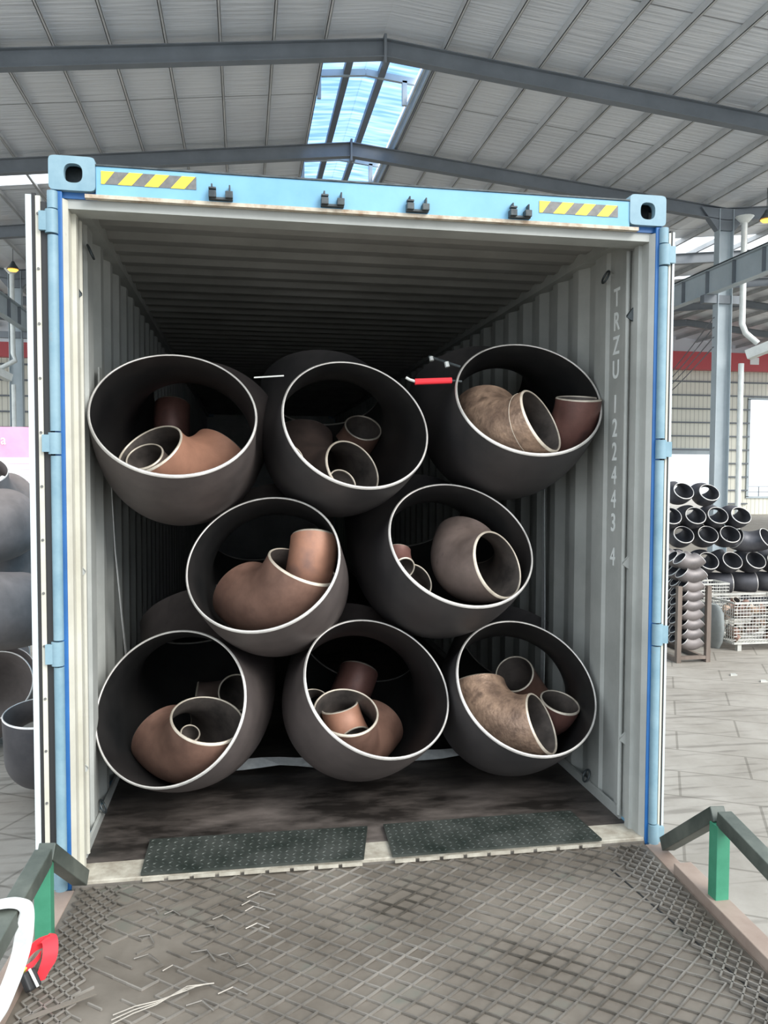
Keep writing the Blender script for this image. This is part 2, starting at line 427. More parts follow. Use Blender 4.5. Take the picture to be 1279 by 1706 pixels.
# ---------------------------------------------------------------- pipe elbows
_elbow_cache = {}
def elbow_meshes(D, Rf, ang, t, mo, mi_, mr, seg, ring, tangent=0.0):
    key = (D, Rf, ang, t, mo, mi_, mr, seg, ring, tangent)
    if key in _elbow_cache: return _elbow_cache[key]
    R = D * Rf; A = math.radians(ang); r = D / 2; bv = t * 0.75
    def frame(th):
        c = Vector((R * (1 - math.cos(th)), 0, -R * math.sin(th)))
        tg = Vector((math.sin(th), 0, -math.cos(th)))
        rad = Vector((math.cos(th), 0, math.sin(th)))   # towards curvature centre
        return c, tg, rad
    Y = Vector((0, 1, 0))
    def ringpts(c, rad, rr):
        return [c + (rad * math.cos(2 * PI * k / ring) + Y * math.sin(2 * PI * k / ring)) * rr for k in range(ring)]
    def shell(rr, flip, mb, mi):
        vs = []; fs = []
        st = [(0, bv)] + [(A * i / seg, 0) for i in range(seg + 1)] + [(A, -bv)]
        # end rings pulled slightly inside so the bevel sits between them
        for i in range(seg + 1):
            th = A * i / seg
            if i == 0: th = bv / R
            if i == seg: th = A - bv / R
            c, tg, rad = frame(th); vs += ringpts(c, rad, rr)
        for i in range(seg):
            for k in range(ring):
                k2 = (k + 1) % ring
                q = (i * ring + k, i * ring + k2, (i + 1) * ring + k2, (i + 1) * ring + k)
                fs.append(q if flip else tuple(reversed(q)))
        mb.add(vs, fs, mi)
    body = MB(); shell(r, False, body, 0); shell(r - t, True, body, 1)
    rims = []
    for e in (0, 1):
        mb = MB(); th0 = 0 if e == 0 else A; th1 = bv / R if e == 0 else A - bv / R
        ca, _, ra = frame(th0); cb, _, rb = frame(th1)
        loops = [ringpts(cb, rb, r), ringpts(ca, ra, r - t * 0.45), ringpts(ca, ra, r - t * 0.98), ringpts(cb, rb, r - t)]
        vs = [p for lp in loops for p in lp]; fs = []
        for i in range(3):
            for k in range(ring):
                k2 = (k + 1) % ring
                q = (i * ring + k, i * ring + k2, (i + 1) * ring + k2, (i + 1) * ring + k)
                fs.append(q if e else tuple(reversed(q)))
        mb.add(vs, fs); rims.append(mb)
    def mk(mb, mats, nm):
        me = bpy.data.meshes.new(nm); me.from_pydata([tuple(p) for p in mb.v], [], mb.f)
        for x in mats: me.materials.append(M[x])
        me.polygons.foreach_set('material_index', mb.mi)
        me.polygons.foreach_set('use_smooth', [True] * len(me.polygons)); me.update()
        return me
    res = (mk(body, (mo, mi_), 'elbow_body'), mk(rims[0], (mr,), 'elbow_rim'), mk(rims[1], (mr,), 'elbow_rim'))
    _elbow_cache[key] = res
    return res

def bend_basis(n, twist):
    n = Vector(n).normalized(); z = Vector((0, 0, 1))
    u = (z - n * n.z)
    u = u.normalized() if u.length > 1e-4 else Vector((1, 0, 0))
    s = n.cross(u); a = math.radians(twist)
    b = u * math.cos(a) + s * math.sin(a)
    return b, n.cross(b), n

def elbow(name, label, c, n, D, Rf, ang, twist, mo, mi_='small_in', mr='rim_small', t=0.008, seg=20, ring=48,
          group=None, cat='pipe elbow', bvec=None, rims=2):
    if bvec is not None:
        n = Vector(n).normalized(); b = Vector(bvec); b = (b - n * b.dot(n)).normalized(); w = n.cross(b)
    else:
        b, w, n = bend_basis(n, twist)
    mt = Matrix((b, w, n)).transposed()
    root = thing(name, label, cat, c, group)
    root.rotation_euler = mt.to_euler()
    bm_, r0, r1 = elbow_meshes(D, Rf, ang, t, mo, mi_, mr, seg, ring)
    o = bpy.data.objects.new('elbow_body', bm_); COL.objects.link(o); o.parent = root
    for me in (r0, r1)[:rims]:
        q = bpy.data.objects.new('bevelled_rim', me); COL.objects.link(q); q.parent = root
    return root

# ================================================================= SETTING
GZ = -1.3
g = MB(); g.add([(-60, -25, GZ), (90, -25, GZ), (90, 90, GZ), (-60, 90, GZ)], [(0, 1, 2, 3)])
struct('floor', g, 'ground')

ZR = 11.95; XR = 2.78; XV = 15.4; XL = -10.1; SL = 0.118; SR = 0.098
Y0R, Y1R = 9.6, 52.0
def zroof(x):
    if x > XV: 
        zv = ZR - SR * (XV - XR); return zv + 0.1 * (x - XV) if x < 28 else zv + 1.26 - 0.1 * (x - 28)
    if x < XL:
        zv = ZR - SL * (XR - XL); return zv + 0.11 * (XL - x)
    return ZR - SL * (XR - x) if x < XR else ZR - SR * (x - XR)
MX0, MX1, MY0, MY1 = 1.42, 4.14, 16.45, 46.0
roof = MB()
def sheet(x0, x1, y0, y1):
    t = 0.06
    p = [(x0, y0, zroof(x0 + 1e-4)), (x1, y0, zroof(x1 - 1e-4)), (x1, y1, zroof(x1 - 1e-4)), (x0, y1, zroof(x0 + 1e-4))]
    roof.prism(p, (0, 0, t))
for x0, x1 in ((XL, MX0), (MX1, XV)):
    if x0 == XL:
        sheet(x0, -6.3, Y0R, 23.0); sheet(x0, -6.3, 24.6, Y1R); sheet(-6.3, x1, Y0R, Y1R)
    else:
        sheet(x0, x1, Y0R, Y1R)
sheet(MX0, XR, Y0R, MY0); sheet(XR, MX1, Y0R, MY0); sheet(MX0, XR, MY1, Y1R); sheet(XR, MX1, MY1, Y1R)
for x0, x1 in ((XV, 28), (28, 42)):
    sheet(x0, x1, 19.5, 26.3); sheet(x0, x1, 29.0, 33.4); sheet(x0, x1, 34.0, Y1R)
sheet(-24, XL, 28.5, 30.0); sheet(-24, XL, 31.5, Y1R)
struct('ceiling', roof, 'foil')

# purlins
k = 1
pxs = [1.36 - 1.19 * i for i in range(10)] + [4.2 + 1.17 * i for i in range(10)]
pxs += [XV + 0.9 + 1.6 * i for i in range(15)] + [XL - 0.9 - 1.6 * i for i in range(8)]
for x in pxs:
    z = zroof(x); mb = MB(); Y0R = 9.6 if XL < x < XV else (19.5 if x > XV else 28.5)
    mb.box(x - 0.008, x + 0.008, Y0R, Y1R, z - 0.2, z - 0.005)
    mb.box(x - 0.008, x + 0.06, Y0R, Y1R, z - 0.2, z - 0.19)
    mb.box(x + 0.05, x + 0.06, Y0R, Y1R, z - 0.2, z - 0.165)
    struct('trim_%d' % k, mb, 'purlin'); k += 1

Y0R = 9.6
# far wall with two openings, girts on it
WY = 52.0
wall = MB()
openings = [(28.6, 33.75, GZ, 3.15), (36.75, 43.0, 0.0, 7.3)]
wall.box(-24, 28.6, WY, WY + 0.1, GZ, 9.4); wall.box(28.6, 33.75, WY, WY + 0.1, 3.15, 9.4)
wall.box(33.75, 36.75, WY, WY + 0.1, GZ, 9.4); wall.box(36.75, 43, WY, WY + 0.1, 7.3, 9.4)
wall.box(36.75, 43, WY, WY + 0.1, GZ, 0.0); wall.box(43, 46, WY, WY + 0.1, GZ, 9.4)
wb = struct('wall_back', wall, 'cladding')
for i in range(7):
    z = 3.5 + i * 1.0; mb = MB()
    if z < 7.2:
        mb.box(-24, 36.75, WY - 0.14, WY - 0.02, z - 0.05, z + 0.05)
    else:
        mb.box(-24, 46, WY - 0.14, WY - 0.02, z - 0.05, z + 0.05)
    struct('trim_%d' % k, mb, 'steel_frame'); k += 1
for i in range(4):
    z = 2.5 - i * 1.0; mb = MB()
    mb.box(33.9, 36.7, WY - 0.14, WY - 0.02, z - 0.05, z + 0.05); struct('trim_%d' % k, mb, 'steel_frame'); k += 1
mb = MB()
mb.box(28.6, 33.75, WY - 0.1, WY - 0.01, 3.15, 3.6); mb.box(33.6, 33.8, WY - 0.1, WY - 0.01, GZ, 3.15)
o = struct('door_1', mb, 'steel_light')
mb = MB()
mb.box(36.6, 36.8, WY - 0.1, WY - 0.01, 0, 7.3); mb.box(36.6, 43, WY - 0.1, WY - 0.01, 7.25, 7.4)
mb.box(36.6, 43, WY - 0.1, WY - 0.01, -0.1, 0.05)
struct('window_1', mb, 'steel_light')
# upper gable sheeting
mb = MB(); mb.box(-24, 46, WY + 0.02, WY + 0.08, 9.4, 13.0)
struct('wall_gable', mb, 'foil')

# monitor skylight over the ridge
mon = thing('ridge_skylight', 'pale blue translucent ridge skylight monitor running along the roof ridge', 'skylight', (XR, MY0, ZR))
mz = ZR + 0.35
for s, nm in ((-1, 'translucent_sheet'), (1, 'translucent_sheet')):
    xo = XR + s * 1.42
    mb = MB(); mb.prism([(XR, MY0, mz + 0.3), (xo, MY0, mz + 0.16), (xo, MY1, mz + 0.16), (XR, MY1, mz + 0.3)], (0, 0, 0.02))
    build(nm, mb, 'sky_sheet', mon)
mb = MB(); mb.box(MX0 - .02, MX0 + .03, MY0, MY1, ZR - 0.28, mz + .14); build('side_curb', mb, 'steel_frame', mon)
mb = MB(); mb.box(MX1 - .03, MX1 + .02, MY0, MY1, ZR - 0.28, ZR + 0.02); build('side_curb', mb, 'steel_light', mon)
mb = MB(); mb.box(MX1 - .12, MX1 - .06, MY0, MY1, ZR - 0.1, ZR + 0.0); build('side_rail', mb, 'gutter', mon)
for x, mtn in ((XR - 0.52, 'steel_frame'), (XR + 0.42, 'steel_frame')):
    mb = MB(); mb.box(x - 0.09, x + 0.09, MY0, MY1, mz + 0.02, mz + 0.2); build('purlin', mb, mtn, mon)
y = 19.0
while y < MY1:
    mb = MB()
    mb.beam((MX0, y, mz + 0.0), (XR, y, mz + 0.14), 0.1, 0.17); mb.beam((XR, y, mz + 0.14), (MX1, y, mz + 0.0), 0.1, 0.17)
    mb.box(MX0 + .05, MX0 + .15, y - .05, y + .05, ZR - .3, mz); mb.box(MX1 - .35, MX1 - .22, y - .05, y + .05, ZR - .3, mz)
    build('arch_frame', mb, 'steel_light', mon); y += 6.0

# rafters
names = {10: 'unseen nearest', 16: 'nearest', 22: 'second', 28: 'third', 34: 'fourth', 40: 'fifth', 46: 'sixth'}
for Y in (10, 16, 22, 28, 34, 40, 46):
    lab = 'blue-grey steel portal rafter, %s frame from the container mouth' % names.get(Y, 'the front')
    t = thing('roof_rafter', lab, 'rafter', (XR, Y, ZR - 0.5), 'roof rafters of the hall')
    hh = 0.42
    def seg(xa, xb):
        mb = MB()
        for s0, s1, dz, w in ((0, 0, -0.2 - 0.01, 0.24), (0, 0, -0.2 - hh + 0.01, 0.24)):
            mb.beam((xa, Y, zroof(xa + 1e-3) + dz), (xb, Y, zroof(xb - 1e-3) + dz), w, 0.02)
        mb.beam((xa, Y, zroof(xa + 1e-3) - 0.2 - hh / 2), (xb, Y, zroof(xb - 1e-3) - 0.2 - hh / 2), 0.014, hh - 0.03)
        return build('rafter_beam', mb, 'steel_frame', t)
    seg(XL, XR); seg(XR, XV)
    if Y > 19: seg(XV, 28); seg(28, 42)
    if Y > 28: seg(-24, XL)
    mb = MB(); mb.box(XR - 0.03, XR + 0.03, Y - 0.16, Y + 0.16, ZR - 0.78, ZR - 0.12)
    build('ridge_splice_plate', mb, 'steel_frame', t)

# columns + crane runway + downpipes
def column(x, Y, lab):
    ztop = zroof(x) - 0.25
    t = thing('steel_column', lab, 'column', (x, Y, GZ), 'steel columns of the hall')
    mb = MB()
    mb.box(x - 0.25, x + 0.25, Y - 0.008, Y + 0.008, GZ, ztop)
    mb.box(x - 0.26, x - 0.24, Y - 0.16, Y + 0.16, GZ, ztop); mb.box(x + 0.24, x + 0.26, Y - 0.16, Y + 0.16, GZ, ztop)
    build('shaft', mb, 'steel_light', t)
    mb = MB(); mb.box(x - 0.4, x + 0.4, Y - 0.3, Y + 0.3, GZ, GZ + 0.03); build('base_plate', mb, 'steel_frame', t)
    mb = MB(); mb.box(x - 0.75, x + 0.75, Y - 0.12, Y + 0.12, 7.35, 7.62); build('crane_bracket', mb, 'steel_frame', t)
    mb = MB()
    mb.prism([(x - .3, Y - .12, ztop - .7), (x + .3, Y - .12, ztop - .7), (x + .9, Y - .12, ztop + .02), (x - .9, Y - .12, ztop + .02)], (0, .24, 0))
    build('haunch', mb, 'steel_frame', t)
for Y in (22, 28, 34, 40, 46):
    column(XV, Y, 'light grey steel column rising right of the container' if Y == 22 else 'grey steel column of the right row, %s beyond the one rising right of the container' % {28: 'next', 34: 'second', 40: 'third', 46: 'last'}[Y])
for Y in (28, 34, 40, 46):
    column(XL, Y, 'grey steel column seen left of the open left door' if Y == 34 else 'grey steel column of the left row, %s the one seen by the left door' % {28: 'just before', 40: 'just beyond', 46: 'second beyond'}[Y])
for x, lab in ((XV - 0.5, 'grey steel crane runway beam crossing the right column'), (XL + 0.45, 'grey steel crane runway beam crossing the left column')):
    t = thing('crane_runway_beam', lab, 'crane beam', (x, 6, 7.65), 'crane runway beams')
    mb = MB(); mb.ibeam((x, 6, 8.03), (x, 51.5, 8.03), 0.3, 0.8, 0.025); build('girder', mb, 'steel_light', t)
    mb = MB(); mb.box(x - .04, x + .04, 6, 51.5, 8.43, 8.53); build('rail', mb, 'dark_iron', t)
    mb = MB(); yy = 7.0
    while yy < 51: mb.box(x - .14, x + .14, yy - .01, yy + .01, 7.67, 8.4); yy += 1.5
    build('stiffener', mb, 'steel_frame', t, label='row of dark web stiffeners')
for (x, Y, s, lab) in ((XV + 0.38, 21.45, 1, 'white rainwater downpipe with an angled branch on the right column'),
                       (XL + 0.05, 33.3, -1, 'white rainwater downpipe with an angled branch on the left column')):
    t = thing('downpipe', lab, 'downpipe', (x, Y, GZ))
    mb = MB(); mb.tube([(x, Y, 9.9), (x, Y, 6.6), (x + 0.1, Y - 0.05, 6.3), (x + s * 0.45, Y - 0.2, 5.95)], 0.1, 12)
    build('upper_pipe', mb, 'gutter', t, smooth=True)
    mb = MB(); mb.tube([(x, Y, 9.9), (x, Y, 10.1)], [0.12, 0.3], 12); build('funnel', mb, 'gutter', t, smooth=True)
    mb = MB(); mb.tube([(x + .0, Y, 5.3), (x + .0, Y, GZ)], 0.09, 12); build('lower_pipe', mb, 'gutter', t, smooth=True)
    mb = MB(); mb.beam((x + s * 0.1, Y - .2, 5.55), (x + s * 1.6, Y - 2.2, 6.35), 0.35, 0.3); build('branch_duct', mb, 'gutter', t)

# red girder at far end of right bay
t = thing('red_crane_girder', 'red overhead crane girder spanning the bay near the far wall on the right', 'crane girder', (30, 50.5, 9.0))
mb = MB(); mb.box(XV + 0.6, 42, 50.2, 50.8, 9.15, 10.4); build('girder', mb, 'red_girder', t)
mb = MB(); mb.box(35.5, 36.2, 50.17, 50.2, 9.6, 10.1); build('white_tag', mb, 'white', t, label='small white plate on the red girder')
t = thing('red_crane_girder', 'short red crane girder at the far left edge beyond the left column', 'crane girder', (-18, 44, 7.9))
mb = MB(); mb.box(-24, XL - 0.9, 44, 44.5, 7.9, 8.7); build('girder', mb, 'red_girder', t)

# glowing lamps added to stand for warm orange streaks by the columns
for (x, Y, z, lab) in ((16.0, 20.6, 9.75, 'added orange lamp standing for a warm streak under the roof at the right column'),
                       (-9.4, 31.0, 9.55, 'added orange lamp standing for a warm streak under the roof near the left column')):
    t = thing('orange_streak_lamp', lab, 'lamp', (x, Y, z))
    mb = MB(); mb.tube([(x, Y, z + .02), (x, Y, z + .22), (x, Y, z + .32)], [.24, .1, .05], 14); build('shade', mb, 'dark_iron', t, smooth=True)
    mb = MB(); mb.tube([(x, Y, z - .06), (x, Y, z + .0)], [.14, .2], 14); build('streak_glow', mb, 'lamp', t, smooth=True)
    mb = MB(); mb.tube([(x, Y, z + .32), (x, Y, zroof(x) - .02)], .012, 6); build('rod', mb, 'dark_iron', t)

# cables strung across right bay
for i in range(4):
    z = 6.9 - i * 0.33; mb = MB(); pts = []
    for j in range(13):
        f = j / 12; pts.append((15.1 + 11 * f, 22 + 29 * f, z - 0.9 * math.sin(PI * f) + 0.15 * i * f))
    mb.tube(pts, 0.02, 5)
    o = build('power_cable', mb, 'steel_frame'); 
    tag(o, '%s thin grey cable sagging from the right column to the far wall' % ('topmost', 'second from top', 'third from top', 'lowest')[i], 'cable', 'cables behind the right column')
# outside railing seen in the window
t = thing('railing', 'grey metal railing outside the far right window', 'railing', (39, 53.5, GZ))
mb = MB()
for z in (0.75, 0.35): mb.beam((36, 53.5, z), (43, 53.5, z), .05, .05)
build('rail', mb, 'steel_frame', t)
for i in range(6):
    mb = MB(); mb.box(36.5 + i * 1.1, 36.56 + i * 1.1, 53.47, 53.53, GZ, .75); build('post', mb, 'steel_frame', t)

# ================================================================= CONTAINER
cont = thing('shipping_container', 'pale blue steel shipping container with open rear doors, loaded with large pipe elbows', 'shipping container', (0, 0, -0.15))
CL = 12.19
HZ = 2.736
# floor
mb = MB(); 
for i in range(5):
    y0 = 0.15 + i * 2.41; mb.box(-1.172, 1.172, y0 + 0.002, y0 + 2.408, -0.028, 0.0)
build('plywood_floor', mb, 'ply', cont)
mb = MB(); mb.box(-1.172, 1.172, 0.16, CL - 0.1, -0.06, -0.03)
for i in range(24): mb.box(-1.17, 1.17, 0.4 + i * .49, 0.445 + i * .49, -0.15, -0.06)
build('cross_member', mb, 'dark_iron', cont)
# sill
mb = MB(); mb.box(-1.18, 1.18, 0.0, 0.15, -0.15, 0.002); build('door_sill', mb, 'sill', cont, bevel=0.004)
mb = MB(); mb.box(-1.18, 1.18, -0.002, 0.0, -0.15, -0.012); build('sill_face', mb, 'strand', cont)
# walls: corrugated profile
def corrugated(pos, length0, length1, pitch, depth, horizontal, x_in, sgn):
    """profile list of (y, offset)"""
    pr = []; y = length0; f = pitch * 0.26; s = pitch * 0.24
    while y < length1:
        pr += [(y, 0), (y + f, 0), (y + f + s, depth), (y + 2 * f + s, depth)]; y += pitch
    return pr
def side_wall(s):
    mb = MB(); pr = [(0.12, 0.0), (0.285, 0.0), (0.30, 0.014), (0.44, 0.014), (0.455, 0.0)]
    pr += [(0.455 + a, b) for a, b in corrugated(0, 0.05, CL - 0.6, 0.278, 0.034, False, 0, 0)]
    pr.append((CL - 0.08, 0.0))
    th = 0.003; vs = []; fs = []
    for (y, o) in pr:
        x = s * (1.175 + o)
        for z in (0.0, 2.64): vs.append((x, y, z))
    n = len(pr)
    for i in range(n - 1): fs.append((2 * i, 2 * i + 2, 2 * i + 3, 2 * i + 1))
    o2 = len(vs)
    vs2 = [(v[0] + s * th, v[1], v[2]) for v in vs]
    fs2 = [tuple(reversed([k_ + o2 for k_ in f_])) for f_ in fs]
    mb.add(vs + vs2, fs, 0)
    mb.f += fs2; mb.mi += [1] * len(fs2)
    return build('side_wall', mb, ('grey_paint', 'blue'), cont, label='corrugated side wall, grey inside')
side_wall(-1); side_wall(1)
# roof
mb = MB(); pr = corrugated(0, 0.35, CL - 0.3, 0.209, 0.022, True, 0, 0)
pr = [(0.12, 0.0), (0.34, 0.0)] + pr + [(CL - 0.05, 0.0)]
vs = []; fs = []
for (y, o) in pr:
    for x in (-1.17, 1.17): vs.append((x, y, 2.655 + o))
n = len(pr)
for i in range(n - 1): fs.append((2 * i, 2 * i + 1, 2 * i + 3, 2 * i + 2))
nv = len(vs); mb.add(vs, fs, 0); mb.add([(a, b_, c + .003) for a, b_, c in vs], [tuple(reversed(f_)) for f_ in fs], 1)
build('roof_panel', mb, ('ceil_paint', 'blue'), cont)
# front bulkhead
mb = MB(); mb.box(-1.21, 1.21, CL - 0.1, CL - 0.06, 0, 2.69); build('end_wall', mb, 'grey_paint', cont)
# rails
for s in (-1, 1):
    mb = MB(); mb.box(*sorted((s * 1.14, s * 1.219)), 0.1, CL - 0.1, 2.62, 2.70); build('top_side_rail', mb, ('grey_paint'), cont)
    mb = MB(); mb.box(*sorted((s * 1.172, s * 1.219)), 0.1, CL - 0.1, -0.15, 0.01); build('bottom_side_rail', mb, 'blue', cont)
    mb = MB(); mb.box(*sorted((s * 1.16, s * 1.172)), 0.2, CL - 0.2, 0.0, 0.045); build('kick_strip', mb, 'grey_paint', cont)
# corner posts
for s in (-1, 1):
    mb = MB(); mb.box(*sorted((s * 1.181, s * 1.219)), 0.0, 0.16, -0.03, 2.61)
    build('corner_post', mb, 'blue_deep', cont, bevel=0.004, label='bright blue corner post edge')
    mb = MB()
    mb.prism([(s * 1.181, 0.004, 0.0), (s * 1.166, 0.03, 0.0), (s * 1.166, 0.125, 0.0), (s * 1.181, 0.125, 0.0)], (0, 0, 2.585))
    mb.box(*sorted((s * 1.150, s * 1.167)), 0.09, 0.128, 0.0, 2.585)
    build('post_lining', mb, 'cream' if s < 0 else 'grey_paint', cont, label='%s inner lining of the door post, side light put into its colour' % ('cream' if s < 0 else 'pale grey'))  # left cream, right grey: light from one side put into the paint
    mb = MB(); mb.tube([(s * 1.158, 0.20, 0.02), (s * 1.158, 0.20, 2.56)], 0.010, 10)
    build('lashing_bar', mb, 'cream' if s < 0 else 'grey_paint', cont, smooth=True)  # same lit and unlit colours as the post lining
    for z in (0.35, 1.15, 2.25):
        mb = MB(); mb.prism([(s * 1.172, 0.17, z), (s * 1.172, 0.17, z + .06), (s * 1.150, 0.185, z + .03), (s * 1.150, 0.19, z + .02)], (0, 0.012, 0))
        build('lashing_lug', mb, 'dark_iron' if z > 2 else 'grey_paint', cont)
    mb = MB(); mb.box(*sorted((s * 1.179, s * 1.219)), CL - 0.16, CL, -0.03, 2.61); build('corner_post', mb, 'blue', cont)
    # lashing ring high on wall + one by the floor
    for (yy, zz) in ((0.42, 2.50), (0.55, 0.07)):
        pts = [(s * (1.155 - .012 * math.sin(a)), yy + .028 * math.cos(a), zz - .028 * math.sin(a)) for a in [i * PI / 8 for i in range(17)]]
        mb = MB(); mb.tube(pts, .005, 6, cap=False); build('lashing_ring', mb, 'dark_iron', cont, smooth=True)

# light metal sheet where a bolt patch sits on left wall
mb = MB(); mb.box(-1.172, -1.166, 0.66, 0.72, 1.9, 2.05); build('repair_patch', mb, 'grey_paint', cont)
# corner castings
def casting(x0, x1, y0, y1, z0, z1, hole, s):
    cx, cz = hole; mb = MB()
    n = 48; outer = []; inner = []
    r = 0.028; w, h = (x1 - x0), (z1 - z0)
    def rr_point(a, hx, hz, rad, squ):
        # superellipse outline
        c_, s_ = math.cos(a), math.sin(a)
        return (math.copysign(abs(c_) ** squ, c_) * hx, math.copysign(abs(s_) ** squ, s_) * hz)
    mx, mz_ = (x0 + x1) / 2, (z0 + z1) / 2
    lv = []
    for i in range(n):
        a = 2 * PI * i / n
        ox, oz = rr_point(a, w / 2, h / 2, 0, 0.22)
        hx, hz = rr_point(a, 0.033, 0.035, 0, 0.75)
        outer.append((mx + ox, mz_ + oz)); inner.append((cx + hx, cz + hz))
    vs = []
    for yy in (y0, y1):
        vs += [(a_, yy, b_) for a_, b_ in outer]
    vs += [(a_, y0, b_) for a_, b_ in inner] + [(a_, y0 + 0.03, b_) for a_, b_ in inner]
    fs = []
    for i in range(n):
        j = (i + 1) % n
        fs.append((i, j, n + j, n + i))                       # outer side
        fs.append((2 * n + i, 2 * n + j, j, i))               # front face ring
        fs.append((3 * n + i, 3 * n + j, 2 * n + j, 2 * n + i))  # hole wall
    fs.append(tuple(n + i for i in range(n)))
    mb.add(vs, fs, 0)
    back = MB(); 
    mb.add([(cx - .05, y0 + .09, cz - .05), (cx + .05, y0 + .09, cz - .05), (cx + .05, y0 + .09, cz + .05), (cx - .05, y0 + .09, cz + .05)], [(0, 1, 2, 3)], 1)
    return build('corner_casting', mb, ('blue_grey', 'dark_iron'), cont)
casting(-1.227, -1.062, -0.005, 0.178, 2.612, 2.737, (-1.140, 2.675), -1)
casting(1.060, 1.222, -0.005, 0.178, 2.612, 2.737, (1.140, 2.671), 1)
for (a, b) in ((-1.222, -1.06), (1.06, 1.222)):
    mb = MB(); mb.box(a, b, CL - .178, CL, 2.618, 2.736); build('corner_casting', mb, 'blue_grey', cont, bevel=.01)
    mb = MB(); mb.box(a, b, CL - .178, CL, -.16, -.04); build('corner_casting', mb, 'blue_grey', cont, bevel=.01)
    mb = MB(); mb.box(a, b, 0.0, .178, -.16, -.04); build('corner_casting', mb, 'blue_grey', cont, bevel=.01)
# header
mb = MB(); mb.box(-1.062, 1.062, 0.0, 0.13, 2.60, 2.708); build('door_header', mb, 'blue', cont, bevel=0.003)
mb = MB(); mb.box(-1.062, 1.062, -0.004, 0.14, 2.708, 2.714); build('header_top_strip', mb, 'dark_iron', cont, label='dark top edge of the header')
mb = MB(); mb.box(-1.10, 1.10, -0.006, 0.02, 2.588, 2.602); build('header_lip', mb, 'rusty_cream', cont, label='rusty scuffed lower lip of the header')
mb = MB(); mb.box(-1.175, 1.175, 0.03, 0.14, 2.555, 2.60); build('header_lining', mb, 'grey_paint', cont)
mb = MB(); mb.box(-1.219, -1.06, 0.02, 0.16, 2.59, 2.62); mb.box(1.06, 1.219, 0.02, 0.16, 2.59, 2.62); build('corner_gusset', mb, 'blue_deep', cont)
# hazard tapes
def tape(x0, x1, z0, z1, lab):
    mb = MB(); mb.box(x0, x1, -0.002, 0.0, z0, z1)
    tp = build('hazard_tape', mb, 'tape_grey', cont, label=lab)
    h = z1 - z0; pw = (x1 - x0) / 3.6; mb = MB(); yy = -0.003
    mb.prism([(x0, yy, z1), (x0, yy, z0), (x0 + .012, yy, z0), (x0 + pw * .5, yy, z1)], (0, 0.001, 0))
    for i in range(3):
        a = x0 + pw * (0.62 + i * 1.0)
        mb.prism([(a, yy, z0), (a + pw * .52, yy, z0), (min(a + pw * .95, x1), yy, z1), (a + pw * .43, yy, z1)], (0, 0.001, 0))
    build('yellow_stripes', mb, 'yellow', tp)
tape(-1.042, -0.697, 2.643, 2.690, 'yellow and grey hazard tape on the left of the header')
tape(0.666, 1.008, 2.638, 2.685, 'worn yellow and grey hazard tape on the right of the header')
# locking cam keepers
for x in (-0.606, -0.181, 0.156, 0.579):
    mb = MB()
    mb.box(x - .045, x + .045, -.02, 0.0, 2.606, 2.616); mb.box(x - .045, x - .017, -.035, 0.0, 2.610, 2.636)
    mb.box(x + .017, x + .045, -.035, 0.0, 2.610, 2.636); mb.box(x - .045, x - .017, -.035, -.012, 2.640, 2.648)
    mb.box(x + .03, x + .036, -.03, 0.0, 2.636, 2.660); mb.box(x - .036, x - .03, -.03, 0.0, 2.648, 2.662)
    build('cam_keeper', mb, 'dark_iron', cont, bevel=.002)
# hinge rods and lugs
for s in (-1, 1):
    xr_ = s * 1.214
    zs = [(-0.02, 0.06), (0.845, 0.935), (1.64, 1.72), (2.45, 2.535)]
    prev = 0.06
    for (a, b) in zs[1:] + [(2.61, 2.62)]:
        mb = MB(); mb.tube([(xr_, -0.004, prev + .006), (xr_, -0.004, a - .006)], 0.019, 14); build('door_hinge_rod', mb, 'blue_grey', cont, smooth=True)
        prev = b
    for (a, b) in zs:
        mb = MB(); mb.tube([(xr_ + s * .003, -0.008, a), (xr_ + s * .003, -0.008, b)], 0.023, 14)
        mb.box(*sorted((xr_, xr_ + s * .045)), -0.024, -0.006, a + .008, b - .008)
        build('hinge', mb, 'blue_grey', cont, smooth=True)
# opened door leaves folded back along the sides
def door_leaf(s):
    lab = '%s door leaf swung back along the container side' % ('left' if s < 0 else 'right')
    z0, z1 = 0.02, 2.565
    xs = (1.232, 1.256, 1.273, 1.287, 1.309) if s < 0 else (1.226, 1.236, 1.245, 1.255, 1.266)
    mb = MB(); mb.box(*sorted((s * xs[0], s * xs[4])), 0.012, 1.16, z0 + .01, z1 - .01)
    leaf = build('door_leaf', mb, 'blue', cont, label=lab)
    def strip(nm, a, b, mat, y0=-0.004, zt=0.0, la=None):
        mb = MB(); mb.box(*sorted((s * a, s * b)), y0, 0.012, z0, z1 + zt)
        return build(nm, mb, mat, leaf, label=la)
    strip('inner_gasket', xs[0], xs[1], 'rubber', zt=.0)
    r = strip('retainer_strip', xs[1], xs[2], 'cream', y0=-.008, zt=.02, la='cream strip dotted with rivets')
    strip('outer_gasket', xs[2], xs[3], 'rubber', zt=.03)
    strip('outer_edge', xs[3], xs[4], 'white_edge', y0=-.002, zt=.025, la='white door edge')
    # corrugation ribs of the leaf (outer skin faces away from the wall)
    mb = MB()
    for i in range(5):
        y = 0.12 + i * 0.22; mb.box(*sorted((s * xs[4], s * (xs[4] + .02))), y, y + .11, z0 + .1, z1 - .1)
    build('panel_rib', mb, 'blue', leaf)
    if s < 0:
        mb = MB()
        for i in range(13):
            z = 0.12 + i * 0.2; x = s * (xs[1] + xs[2]) / 2
            mb.tube([(x, -0.008, z), (x, -0.012, z)], .005, 8)
        build('rivets', mb, 'tape_grey', leaf)
    # locking bar on the outer face
    mb = MB(); xx = s * (xs[4] + .04)
    mb.tube([(xx, .8, .0), (xx, .8, 2.6)], .016, 10); build('locking_bar', mb, 'gutter', leaf, smooth=True)
